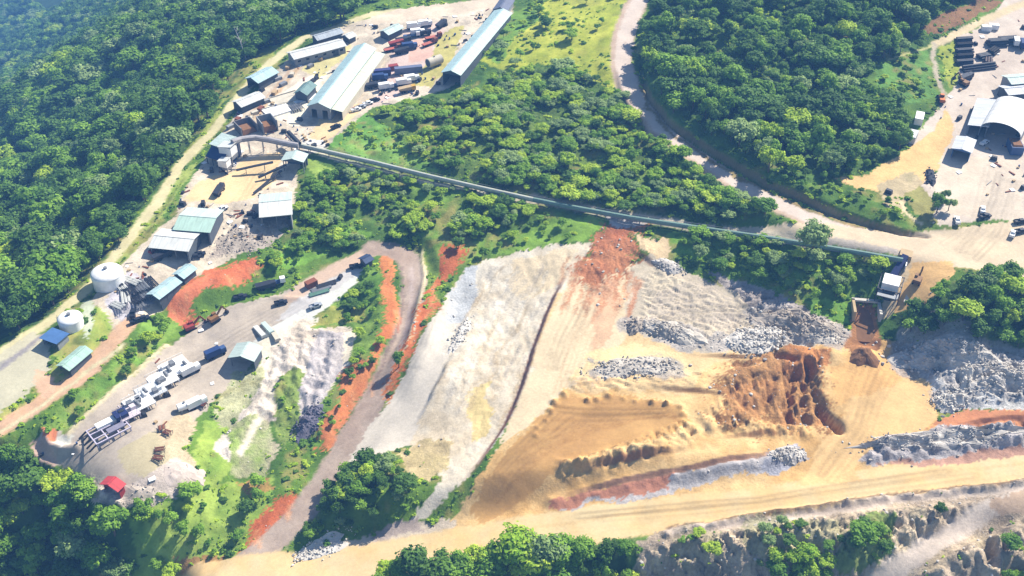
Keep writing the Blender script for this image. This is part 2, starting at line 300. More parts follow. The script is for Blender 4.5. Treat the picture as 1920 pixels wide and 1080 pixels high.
stroke("2400,815 1920,892 1700,917 1450,954 1200,984", 1.0, (230, 200, 148), None, 0.1, 0, 0.1, op=0.6)
paint("1492,905 1562,800 1642,702 1742,702 1762,790 1642,832 1602,872 1622,905", (242, 200, 138), None, 0.2, 0, 0.08, 1)
paint("1560,690 1640,660 1700,650 1720,690 1640,740 1570,760", (240, 190, 122), None, 0.25, 0, 0.08, 1)
paint("1692,650 1852,648 2300,640 2300,772 1922,766 1772,776 1740,720", (222, 218, 212), 'quarry_floor', 0.9, 0, 0.25)
paint("1740,802 1802,776 2300,750 2300,792 1802,802", (216, 150, 104), None, 0.3, 0, 0.15, c2=(204, 132, 92))
paint("1610,860 1640,830 1760,802 1920,792 2300,780 2300,820 1920,842 1760,862 1640,876", (190, 182, 180), None, 0.9, 0, 0.25)
paint("1640,872 1760,856 1920,832 2300,790 2300,806 1920,850 1760,872", (204, 158, 134), None, 0.5, 0, 0.2)
paint("1035,935 1160,908 1300,880 1480,840 1500,862 1300,908 1160,932 1035,946", (206, 198, 194), None, 0.6, 0, 0.2)
paint("1035,930 1160,906 1260,888 1250,908 1120,930 1035,946", (206, 142, 112), None, 0.4, 0, 0.15)
paint("1450,850 1490,832 1510,860 1460,885 1430,870", (190, 188, 196), None, 0.8, 0, 0.2)
# --- rock slope below the haul road
paint("1235,1004 1450,968 1700,932 2300,850 2300,1300 1140,1300 1190,1040", (222, 200, 170), 'ground', 1.0, 0.25, 0.35, 1, c2=(188, 168, 144))
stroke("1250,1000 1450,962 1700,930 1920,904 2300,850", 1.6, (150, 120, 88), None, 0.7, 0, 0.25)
stroke("1250,1010 1450,974 1700,944 1920,918 2300,864", 2.4, (222, 202, 182), None, 0.4, 0, 0.15)
stroke("1640,1100 1700,1050 1770,1010 1850,965 1930,935 2100,900", 6.0, (228, 210, 192), 'dirt_road', 0.3, 0, 0.12)
paint("1850,940 1930,925 1930,960 1870,980 1840,970", (206, 178, 150), None, 0.3, 0, 0.1)
paint("1580,1020 1620,960 1670,975 1660,1040 1600,1075 1560,1075", (150, 166, 92), None, 0.6, 0.9, 0.25)
# --- upper haul road, junction, workshop yard
stroke("1290,-150 1215,-40 1196,0 1170,60 1164,112 1178,160 1202,198 1235,240 1290,282 1400,357 1550,427 1700,455 1850,470", 11.0, (206, 180, 156), 'haul_road', 0.15, 0, 0.1)
stroke("1290,-150 1215,-40 1198,0 1174,60 1168,112 1182,160 1206,198 1240,240 1294,280 1404,354 1552,424 1700,452 1850,466", 8.0, (226, 208, 192), 'haul_road', 0.08, 0, 0.05)
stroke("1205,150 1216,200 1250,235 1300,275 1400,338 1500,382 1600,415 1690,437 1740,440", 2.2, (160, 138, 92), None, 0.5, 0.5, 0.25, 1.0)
paint("1480,425 1560,418 1700,438 1752,430 1842,420 2300,395 2300,580 1922,535 1842,512 1782,500 1702,490 1560,462 1450,450 1380,430", (236, 214, 178), 'haul_road', 0.12, 0, 0.07, 0.6, c2=(226, 204, 172))
paint("1450,440 1560,455 1690,475 1690,488 1560,468 1400,446", (206, 192, 176), None, 0.3, 0.1, 0.12)
paint("1762,320 1702,360 1722,402 1760,422 1842,412 2300,420 2300,-60 1905,-30 1842,50 1792,70 1800,150 1702,270 1722,300", (220, 202, 184), 'workshop_yard', 0.15, 0, 0.08, 0.6, c2=(226, 210, 192))
paint("1760,290 1920,300 1920,420 1842,412 1780,400 1755,350", (230, 212, 188), None, 0.15, 0, 0.08)
paint("1568,342 1622,330 1702,282 1742,250 1772,200 1790,240 1772,300 1702,372 1642,362", (242, 202, 138), 'workshop_yard', 0.3, 0, 0.1, 1)
paint("1640,350 1710,320 1730,345 1700,380 1700,410 1660,390", (206, 186, 146), None, 0.4, 0.3, 0.15, 1)
paint("1700,365 1725,350 1760,385 1750,420 1715,400", (170, 164, 96), None, 0.4, 0.7, 0.15)
stroke("1690,380 1702,405 1730,420", 1.4, (238, 216, 172), 'footpath', 0.2, 0, 0.08)
stroke("2100,-60 1960,-10 1880,22 1800,60 1752,84", 4.5, (230, 208, 166), 'dirt_road', 0.15, 0, 0.1)
stroke("1752,84 1720,96 1665,112", 1.6, (200, 196, 130), 'footpath', 0.2, 0.2, 0.1)
stroke("1752,84 1748,110 1758,150 1772,180", 2.4, (200, 186, 160), 'footpath', 0.3, 0.1, 0.1)
paint("1760,90 1795,75 1800,160 1780,165 1766,130", (170, 180, 70), None, 0.4, 0.9, 0.2)
paint("1640,122 1740,92 1745,150 1755,180 1700,200 1650,180", (110, 154, 68), None, 0.5, 1, 0.2)
stroke("600,288 800,340 1000,380", 2.2, (228, 220, 190), 'footpath', 0.2, 0.1, 0.1)
stroke("1000,372 1150,400 1300,425 1480,448", 5.0, (206, 194, 170), 'footpath', 0.4, 0.2, 0.15)
paint("1140,405 1200,408 1210,425 1150,428", (206, 196, 190), None, 0.6, 0, 0.2)
paint("1698,492 1782,490 1792,510 1742,572 1682,592 1668,580", (242, 196, 130), 'workshop_yard', 0.3, 0, 0.08, 0.6)
paint("1655,560 1690,500 1712,492 1672,592 1650,600", (232, 206, 164), None, 0.3, 0, 0.1, 0.3)

# dry patches in the green
q = np.clip((fbm(XX, YY, 18, 4, 71)+.6*fbm(XX, YY, 4, 3, 72)-.22)*2.2, 0, .75)*np.clip(VEG, 0, 1)
CR[:] = CR*(1-q[..., None])+np.array(S(170, 158, 92))*q[..., None]
q = np.clip((fbm(XX, YY, 9, 3, 73)-.35)*2.5, 0, .6)*np.clip(VEG, 0, 1); CR[:] = CR*(1-q[..., None])+np.array(S(72, 104, 40))*q[..., None]
for k in range(26):      # rust streaks running down from the red soil
    u = 1062+k*5.6; v = 500+RNG.uniform(-20, 25); stroke(f"{u:.0f},{v:.0f} {u-14-RNG.uniform(0,14):.0f},{v+45+RNG.uniform(0,50):.0f}", RNG.uniform(.6, 1.6), (204, 136, 92), None, .6, 0, .15, 1.0, None, .55)
paint("1606,568 1644,568 1650,615 1655,660 1600,668 1585,640 1598,600", (150, 104, 66), None, .8, 0, .25, .6, c2=(186, 132, 82))
paint("1390,985 1560,975 1600,1000 1560,1075 1450,1085 1400,1040", (170, 170, 120), None, .9, .7, .35, 3, 2, op=.55)
paint("1270,1010 1330,1000 1340,1040 1290,1070 1260,1050", (178, 168, 130), None, .9, .5, .35, 3, 2, op=.5)
# grey streaks and rills on the sand face, seepage on the orange cuts
for k in range(70):
    u = RNG.uniform(880, 1040); v = RNG.uniform(490, 760); u -= (v-500)*.22; l_ = RNG.uniform(20, 70)
    stroke(f"{u:.0f},{v:.0f} {u-l_*.28:.0f},{v+l_*.5:.0f} {u-l_*.5:.0f},{v+l_:.0f}", RNG.uniform(.5, 1.8), ((196, 186, 172), (206, 180, 140), (244, 234, 214))[k % 3], None, .6, 0, .15, 1.5, None, .5)
for ab, n_ in (((322, 580, 480, 500), 14), ((600, 820, 705, 700), 10), ((780, 640, 850, 480), 10), ((480, 1010, 550, 930), 7), ((726, 500, 738, 640), 6)):
    for k in range(n_):
        q_ = RNG.random(); u = ab[0]+(ab[2]-ab[0])*q_+RNG.uniform(-8, 8); v = ab[1]+(ab[3]-ab[1])*q_+RNG.uniform(-8, 8)
        stroke(f"{u:.0f},{v:.0f} {u+RNG.uniform(-2,8):.0f},{v+RNG.uniform(8,26):.0f}", RNG.uniform(.5, 1.5), ((206, 116, 74), (244, 176, 120))[k % 2], None, .6, 0, .15, 1.2, None, .5)
for s_, wd_ in (("1180,606 1230,615 1310,640", 9), ("1370,645 1420,640 1470,630", 13), ("1115,690 1190,690 1265,685", 9), ("1430,590 1500,608 1570,635", 12), ("1740,660 1830,690 1920,700", 22), ("1770,755 1810,740", 9)):
    stroke(s_, wd_, (198, 190, 184), None, .9, 0, .25, 2.5, (176, 168, 162), .75)
# tyre tracks over the open ground
for a_, b_, n_ in ((((940, 900), (1060, 780), (1260, 775)), (24, 14), 9), (((1530, 880), (1600, 790), (1640, 690)), (38, 30), 11), (((1050, 700), (1090, 600), (1110, 520)), (36, 14), 8), (((1200, 640), (1290, 590), (1420, 585)), (20, 22), 8), (((960, 690), (1000, 600), (1040, 520)), (26, 14), 6),
                    (((150, 850), (330, 690), (540, 560)), (30, 16), 8), (((1800, 470), (1850, 420), (1880, 330)), (40, 30), 10), (((700, 800), (800, 660), (850, 540)), (16, 12), 5), (((420, 440), (500, 330), (600, 260)), (24, 10), 5), (((640, 230), (730, 120), (800, 50)), (30, 20), 4), (((1100, 970), (1450, 935), (1800, 888)), (30, 9), 8), (((1350, 720), (1440, 705), (1560, 715)), (30, 20), 5)):
    for k in range(n_):
        q_ = RNG.uniform(-1, 1); pts = [(u+q_*a_x+RNG.uniform(-6, 6), v+q_*b_y*.6+RNG.uniform(-4, 4)) for (u, v), (a_x, b_y) in zip(a_, [b_]*3)]
        pm = [(0.5*(pts[0][0]+pts[1][0])+RNG.uniform(-8, 8), 0.5*(pts[0][1]+pts[1][1])), (0.5*(pts[1][0]+pts[2][0])+RNG.uniform(-8, 8), 0.5*(pts[1][1]+pts[2][1]))]
        s_ = ' '.join(f'{u:.0f},{v:.0f}' for u, v in (pts[0], pm[0], pts[1], pm[1], pts[2])); p_ = pl(s_); w_ = window(p_, 5); d_ = np.abs(linedist(p_, XX[w_], YY[w_])[0]-1.0)
        m_ = (1-smooth(.2, .7, d_))*RNG.uniform(.04, .17); CR[w_] = CR[w_]*(1-m_[..., None]*.7); Z[w_] -= m_*.3
# ------------------------------------------------------------------ relief details
def grade(s, wd, side, sm=25.0):
    """level a road across its width, following a smoothed long profile"""
    p = pl(s); w_ = window(p, wd+side+4); d, _, al, L = linedist(p, XX[w_], YY[w_]); q = np.linspace(0, L, max(int(L/2), 8)); cum = np.r_[0, np.cumsum(np.hypot(*np.diff(p, axis=0).T))]
    z_ = zat(np.interp(q, cum, p[:, 0]), np.interp(q, cum, p[:, 1])); kq = np.exp(-((q[:, None]-q)/sm)**2); z_ = (kq @ z_)/kq.sum(1)
    m_ = 1-smooth(wd/2, wd/2+side, d); Z[w_] = Z[w_]*(1-m_)+np.interp(al, q, z_)*m_
grade("2100,850 1920,880 1700,905 1450,942 1200,972 950,1004 800,1034 600,1072 440,1110", 17, 12, 40)
grade("730,458 765,478 780,522 772,592 752,652 716,722 672,802 622,882 562,962 502,1034 440,1092", 9, 7)
grade("1215,-40 1196,0 1170,60 1164,112 1178,160 1202,198 1235,240 1290,282 1400,357 1550,427 1700,455 1850,470", 11, 8)
grade("930,2 820,16 700,24 640,47 570,74 510,113 460,166 400,242 340,312 290,382 240,452 168,537 100,597 0,667", 6, 4)
grade("245,600 205,640 170,690 130,718 60,765 0,806 -80,860", 7, 5)
w_, m_ = polymask("-260,840 0,672 60,628 88,645 92,690 40,738 0,762 -260,895", .2, 0); m_ &= (YY[w_] > 330) & (XX[w_] > -260); Z[w_] = np.where(m_, np.median(Z[w_][m_]), Z[w_]); ZID[w_] = np.where(m_, ZONES.index('pond'), ZID[w_]); ROUGH[w_] = np.where(m_, 0, ROUGH[w_]); VEG[w_] = np.where(m_, 0, VEG[w_])
def ridge(s, h, wd, wob=0.5, lump=0.0, ls=2.5):
    p = pl(s); w_ = window(p, wd*4); d = linedist(p, XX[w_]+WX[w_]*wob, YY[w_]+WY[w_]*wob)[0]
    k = h*np.exp(-(d/wd)**2)
    if lump: k = k*(1+lump*fbm(XX[w_], YY[w_], ls, 2, 77)*1.6)
    Z[w_] += k
def step(s, h, wd, fade, wob=0.5, up=1, col=None, cw=2.0):
    """a scarp: the ground on one side (up=1: left of the line's direction) stands h higher"""
    p = pl(s); w_ = window(p, fade+6); d, sd_, al, L = linedist(p, XX[w_]+WX[w_]*wob, YY[w_]+WY[w_]*wob)
    q = d*sd_*up; end = smooth(0, 22, al)*smooth(0, 22, L-al)
    Z[w_] += h*end*np.where(q > -wd, smooth(-wd, wd*0.2, q), 0)*(1-smooth(wd, fade, q))
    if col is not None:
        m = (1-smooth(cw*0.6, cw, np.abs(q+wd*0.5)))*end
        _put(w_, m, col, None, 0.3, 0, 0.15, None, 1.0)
def bump(u, v, h, r):
    p = at([[u, v]])[0]; w_ = window(np.array([p[:2]]), r*3)
    d2 = ((XX[w_]-p[0])**2+(YY[w_]-p[1])**2)/r**2
    Z[w_] += h*np.exp(-d2*1.2)
def rugged(s, amp, sx, sy, seed, rdg=True, edge=4.0):
    p = pl(s); w_ = window(p, 4); m = inpoly(p, XX[w_]+WX[w_]*0.6, YY[w_]+WY[w_]*0.6).astype(float)
    q = linedist(np.vstack([p, p[:1]]), XX[w_], YY[w_])[0]; m = m*smooth(0, edge, q)
    x = XX[w_]/sx; y = YY[w_]/sy
    v = fbm(x, y, 1.0, 4, seed)
    if rdg: v = (1-np.abs(v)*2.2)
    Z[w_] += amp*m*v
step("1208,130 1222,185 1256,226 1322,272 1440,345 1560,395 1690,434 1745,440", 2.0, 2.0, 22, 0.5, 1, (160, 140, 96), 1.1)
step("1150,120 1162,180 1200,230 1260,290", -1.6, 2.0, 14, 0.3, -1)
step("1072,498 1042,560 1012,640 982,730 952,800 905,870 862,920", 2.6, 1.6, 30, 0.25, 1, (176, 128, 104), 1.2)  # brown strip: shade of the drop painted into the soil colour
step("862,640 832,702 802,762 772,815", 1.8, 1.1, 25, 0.3, 1)
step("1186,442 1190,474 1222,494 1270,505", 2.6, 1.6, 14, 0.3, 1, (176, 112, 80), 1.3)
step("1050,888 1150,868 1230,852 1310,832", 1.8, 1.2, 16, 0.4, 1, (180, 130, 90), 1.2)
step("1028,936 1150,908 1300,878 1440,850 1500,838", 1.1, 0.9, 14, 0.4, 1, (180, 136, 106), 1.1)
ridge("1060,880 1150,858 1230,838 1300,812", 1.3, 3.0, 0.4, 1.0, 2.2)
ridge("1035,944 1150,920 1300,892 1490,858", 1.1, 1.9, 0.5, 0.5)
ridge("1250,1002 1450,964 1700,932 1920,906 2300,850", 1.6, 1.2, 0.3, 0.5)
ridge("1630,862 1760,846 1920,826 2200,800", 2.0, 2.4, 0.5, 0.8)
ridge("1640,838 1760,818 1920,800 2200,785", 1.8, 2.2, 0.5, 1.0)
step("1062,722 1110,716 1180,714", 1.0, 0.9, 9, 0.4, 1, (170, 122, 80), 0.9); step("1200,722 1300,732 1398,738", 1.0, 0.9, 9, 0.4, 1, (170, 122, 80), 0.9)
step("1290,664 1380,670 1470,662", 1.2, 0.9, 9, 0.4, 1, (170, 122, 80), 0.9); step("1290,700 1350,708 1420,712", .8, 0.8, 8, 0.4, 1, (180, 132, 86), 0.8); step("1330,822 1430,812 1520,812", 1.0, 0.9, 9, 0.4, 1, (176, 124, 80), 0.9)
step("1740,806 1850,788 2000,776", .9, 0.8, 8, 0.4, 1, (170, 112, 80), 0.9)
ridge("1204,120 1218,185 1254,232 1316,279 1434,350 1556,400 1688,438 1738,444", -1.5, 0.9, 0.2)
ridge("312,648 215,735 128,818", 0.7, 1.2, 0.3); ridge("560,560 500,555 420,582 330,640", 0.6, 1.4, 0.3)
ridge("82,808 92,838 118,846 145,840", 1.6, 1.2, 0.2); ridge("58,850 75,870 105,885 112,900", 1.6, 1.2, 0.2)
ridge("790,465 796,520 782,600 764,660", 0.9, 0.9, 0.1)
ridge("722,560 712,650 690,692 640,752 605,815", 0.8, 2.5, 0.5)
step("592,852 640,760 690,700 722,655 738,600 744,520 735,478", 2.6, 4.0, 14, 0.3, 1)
step("716,752 740,692 768,642 800,560 822,505", 3.0, 5.0, 14, 0.3, -1)
step("325,610 372,580 420,550 480,536 500,512", 3.0, 5.0, 14, 0.3, 1)
for (u, v, h, r) in ((1043, 752, 2.4, 1.9), (1062, 740, 1.4, 1.3), (1035, 768, 1.2, 1.2), (1098, 748, 1.8, 1.3), (1122, 750, 1.9, 1.3), (1144, 745, 1.9, 1.3), (1168, 748, 1.0, 1.0), (1195, 755, 0.9, 1.0),
                     (1222, 752, 1.7, 1.6), (1245, 757, 1.6, 1.2), (1255, 757, 1.5, 1.1), (1272, 766, 1.7, 1.5), (1283, 776, 1.6, 1.5), (1282, 792, 1.4, 1.5), (1010, 802, 1.0, 1.0), (1025, 788, 0.9, 1.0), (1000, 815, 0.9, 1.4)):
    bump(u+RNG.uniform(-5, 5), v+RNG.uniform(-3, 3), h*RNG.uniform(.6, 1.1), r*RNG.uniform(.6, .95))
rugged("1340,700 1390,690 1460,660 1500,640 1565,655 1570,720 1545,760 1565,805 1400,806 1330,780", 1.9, 2.0, 10.0, 51, True, 9.0)
rugged("1300,780 1400,770 1560,800 1520,830 1320,820", 1.5, 3.0, 6.0, 52)
rugged("1235,1012 1450,978 1700,945 1850,935 1800,985 1700,1040 1620,1110 1500,1200 1140,1200 1190,1045", 2.3, 3.4, 5.0, 53)
rugged("1700,1090 1800,1020 1900,970 2100,950 2200,1200 1700,1200", 4.5, 6.0, 12.0, 54)
rugged("1690,655 1850,650 2200,645 2200,765 1920,762 1780,772", 2.2, 5.0, 5.0, 55)
rugged("1330,505 1440,545 1560,600 1600,625 1540,640 1440,610 1380,570", 1.8, 4.0, 3.5, 56)
rugged("560,602 660,622 602,802 562,822 492,792 440,872 402,842 470,742 500,662", 1.6, 5.0, 7.0, 57)
rugged("170,905 240,935 300,935 240,990 180,965", 3.0, 3.5, 8.0, 58)
rugged("1060,525 1105,450 1210,425 1240,482 1120,562", 0.7, 2.2, 5.0, 59)
rugged("385,492 440,420 540,405 420,482", 1.0, 3.0, 3.0, 60)
rugged("900,490 1100,455 1026,622 936,832 800,950 850,642", 0.32, 2.6, 7.0, 61)
for tr_, h_, w__ in (("1484,694 1478,730 1475,772", -4.6, 2.1), ("1501,692 1504,730 1508,772", -4.8, 2.1), ("1522,676 1525,730 1536,768 1568,796", -4.2, 1.9), ("1448,706 1438,745 1430,768", -2.4, 1.3), ("1412,700 1404,730", -1.8, 1.3), ("1462,668 1490,676", -2.6, 1.6), ("1488,640 1512,646", -2.2, 1.4), ("1376,684 1432,678", -1.6, 1.1), ("1392,712 1380,726", -1.6, 1.4), ("1440,786 1500,792 1540,790", -1.8, 1.4)):
    ridge(tr_, h_, w__, .8, .5, 3.0)
rugged("1235,1012 1450,978 1700,945 1850,935 1800,985 1700,1040 1620,1110 1500,1200 1140,1200 1190,1045", 1.1, 1.6, 2.2, 63)
rugged("1050,885 1150,862 1290,812 1300,790 1270,790 1150,835 1050,865", 1.3, 1.7, 7.0, 64, True, 1.5)
rugged("1300,780 1340,742 1400,745 1420,800 1320,815", 1.0, 1.8, 7.0, 68, True, 3)
rugged("1190,515 1235,490 1420,562 1560,605 1540,645 1370,655 1190,618", .8, 2.2, 1.6, 65, True, 5)
rugged("1060,700 1340,690 1330,735 1060,735", .9, 4.0, 1.5, 66)
ridge("1624,580 1620,640", -1.6, 3.0, .2)
# deep cut between the dump pocket and the pit, clay cone in front of it
bump(1622, 668, 3.0, 5.0); bump(1560, 665, 2.0, 4.5); bump(1660, 650, 2.2, 3.5)
Z += ROUGH*0.42*fbm(XX, YY, 3.2, 3, 91)+0.10*fbm(XX, YY, 14, 2, 92)
Z += np.clip(VEG, 0, 1)*0.55*fbm(XX, YY, 5.5, 3, 93)
# ------------------------------------------------------------------ materials
MATS = {}
def nodemat(name):
    m = bpy.data.materials.new(name); m.use_nodes = True; t_ = m.node_tree; b = t_.nodes['Principled BSDF']
    return m, t_, b
def N(t_, typ, **kw):
    nd = t_.nodes.new(typ)
    for k, v in kw.items(): setattr(nd, k, v)
    return nd
def ground_material():
    m, t_, b = nodemat('soil'); L = t_.links
    a = N(t_, 'ShaderNodeAttribute', attribute_name='col'); rg = N(t_, 'ShaderNodeAttribute', attribute_name='rough')
    tc = N(t_, 'ShaderNodeTexCoord')
    n_ = N(t_, 'ShaderNodeTexNoise'); n_.inputs['Scale'].default_value = 1.1; n_.inputs['Detail'].default_value = 6; n_.inputs['Roughness'].default_value = 0.65
    L.new(tc.outputs['Object'], n_.inputs['Vector'])
    n2_ = N(t_, 'ShaderNodeTexNoise'); n2_.inputs['Scale'].default_value = 0.09; n2_.inputs['Detail'].default_value = 5
    L.new(tc.outputs['Object'], n2_.inputs['Vector'])
    ad = N(t_, 'ShaderNodeMath', operation='ADD'); L.new(n_.outputs[0], ad.inputs[0]); L.new(n2_.outputs[0], ad.inputs[1])
    mr = N(t_, 'ShaderNodeMapRange'); mr.inputs[1].default_value = 0.7; mr.inputs[2].default_value = 1.3
    amt = N(t_, 'ShaderNodeMath', operation='MULTIPLY_ADD'); L.new(rg.outputs['Fac'], amt.inputs[0]); amt.inputs[1].default_value = 0.28; amt.inputs[2].default_value = 0.12
    lo = N(t_, 'ShaderNodeMath', operation='SUBTRACT'); lo.inputs[0].default_value = 1.0; L.new(amt.outputs[0], lo.inputs[1])
    hi = N(t_, 'ShaderNodeMath', operation='ADD'); hi.inputs[0].default_value = 1.0; L.new(amt.outputs[0], hi.inputs[1])
    L.new(ad.outputs[0], mr.inputs[0]); L.new(lo.outputs[0], mr.inputs[3]); L.new(hi.outputs[0], mr.inputs[4])
    sc_ = N(t_, 'ShaderNodeVectorMath', operation='SCALE'); L.new(a.outputs['Color'], sc_.inputs[0]); L.new(mr.outputs[0], sc_.inputs['Scale'])
    L.new(sc_.outputs[0], b.inputs['Base Color'])
    b.inputs['Roughness'].default_value = 0.95; b.inputs['Specular IOR Level'].default_value = 0.15
    bp = N(t_, 'ShaderNodeBump'); bp.inputs['Distance'].default_value = 0.5; L.new(n_.outputs[0], bp.inputs['Height']); L.new(rg.outputs['Fac'], bp.inputs['Strength'])
    L.new(bp.outputs[0], b.inputs['Normal'])
    return m
SOIL = ground_material()
def mat(name, c, rough=0.6, metal=0.0, kind='plain', k=ALB, var=0.12):
    """painted metal, concrete, timber ...: colour with dirt and, for roofs, ribs"""
    if name in MATS: return MATS[name]
    m, t_, b = nodemat(name); L = t_.links; col = S(*c, k=k)
    tc = N(t_, 'ShaderNodeTexCoord'); n_ = N(t_, 'ShaderNodeTexNoise'); n_.inputs['Scale'].default_value = 0.35; n_.inputs['Detail'].default_value = 7; n_.inputs['Roughness'].default_value = 0.7
    mp = N(t_, 'ShaderNodeMapping'); L.new(tc.outputs['Object'], mp.inputs[0]); L.new(mp.outputs[0], n_.inputs['Vector'])
    if kind == 'roof': mp.inputs['Scale'].default_value = (0.5, 2.5, 1)
    mx = N(t_, 'ShaderNodeMixRGB'); mx.inputs[1].default_value = tuple(v*(1-var) for v in col)+(1,); mx.inputs[2].default_value = tuple(min(v*(1+var), 0.9) for v in col)+(1,)
    mr = N(t_, 'ShaderNodeMapRange'); mr.inputs[1].default_value = 0.35; mr.inputs[2].default_value = 0.65; L.new(n_.outputs[0], mr.inputs[0]); L.new(mr.outputs[0], mx.inputs[0])
    L.new(mx.outputs[0], b.inputs['Base Color']); b.inputs['Roughness'].default_value = rough; b.inputs['Metallic'].default_value = metal
    b.inputs['Specular IOR Level'].default_value = 0.25
    if kind == 'roof':
        st = N(t_, 'ShaderNodeTexNoise'); st.inputs['Scale'].default_value = 1.0; st.inputs['Detail'].default_value = 4; m3 = N(t_, 'ShaderNodeMapping'); m3.inputs['Scale'].default_value = (0.12, 1.6, 0.12); L.new(tc.outputs['Object'], m3.inputs[0]); L.new(m3.outputs[0], st.inputs['Vector'])
        r2 = N(t_, 'ShaderNodeMapRange'); r2.inputs[1].default_value = .52; r2.inputs[2].default_value = .72; r2.inputs[4].default_value = .45; L.new(st.outputs[0], r2.inputs[0]); m4 = N(t_, 'ShaderNodeMixRGB'); m4.inputs[2].default_value = tuple(v*.55+.02 for v in col)+(1,); L.new(mx.outputs[0], m4.inputs[1]); L.new(r2.outputs[0], m4.inputs[0]); L.new(m4.outputs[0], b.inputs['Base Color'])
        wv = N(t_, 'ShaderNodeTexWave'); wv.bands_direction = 'Y'; wv.inputs['Scale'].default_value = 1.1; L.new(tc.outputs['Object'], wv.inputs['Vector'])
        bp = N(t_, 'ShaderNodeBump'); bp.inputs['Strength'].default_value = 0.6; bp.inputs['Distance'].default_value = 0.12; L.new(wv.outputs[0], bp.inputs['Height']); L.new(bp.outputs[0], b.inputs['Normal'])
    MATS[name] = m; return m
def leafmat(name, c, c2, k=0.95):
    m, t_, b = nodemat(name); L = t_.links
    oi = N(t_, 'ShaderNodeObjectInfo'); at_ = N(t_, 'ShaderNodeAttribute', attribute_name='tone')
    mx = N(t_, 'ShaderNodeMixRGB'); mx.inputs[1].default_value = S(*c, k=k)+(1,); mx.inputs[2].default_value = S(*c2, k=k)+(1,)
    ad = N(t_, 'ShaderNodeMath', operation='MULTIPLY_ADD'); L.new(at_.outputs['Fac'], ad.inputs[0]); ad.inputs[1].default_value = 0.5
    h = N(t_, 'ShaderNodeMath', operation='MULTIPLY'); h.inputs[1].default_value = 0.6; L.new(oi.outputs['Random'], h.inputs[0]); L.new(h.outputs[0], ad.inputs[2])
    L.new(ad.outputs[0], mx.inputs[0]); L.new(mx.outputs[0], b.inputs['Base Color'])
    b.inputs['Roughness'].default_value = 0.7; b.inputs['Specular IOR Level'].default_value = 0.2
    tr = N(t_, 'ShaderNodeBsdfTranslucent'); L.new(mx.outputs[0], tr.inputs[0]); ms = N(t_, 'ShaderNodeMixShader'); ms.inputs[0].default_value = 0.38
    L.new(b.outputs[0], ms.inputs[1]); L.new(tr.outputs[0], ms.inputs[2]); L.new(ms.outputs[0], t_.nodes['Material Output'].inputs['Surface'])
    return m
BARK = mat('bark', (120, 104, 88), 0.9); PALEBARK = mat('pale_bark', (214, 208, 200), 0.8)
LEAF = [leafmat('leaf_dark', (58, 94, 36), (112, 150, 58)), leafmat('leaf_mid', (80, 126, 36), (150, 188, 62)), leafmat('leaf_bright', (120, 168, 36), (196, 214, 70)), leafmat('leaf_grey', (108, 138, 80), (168, 190, 116))]

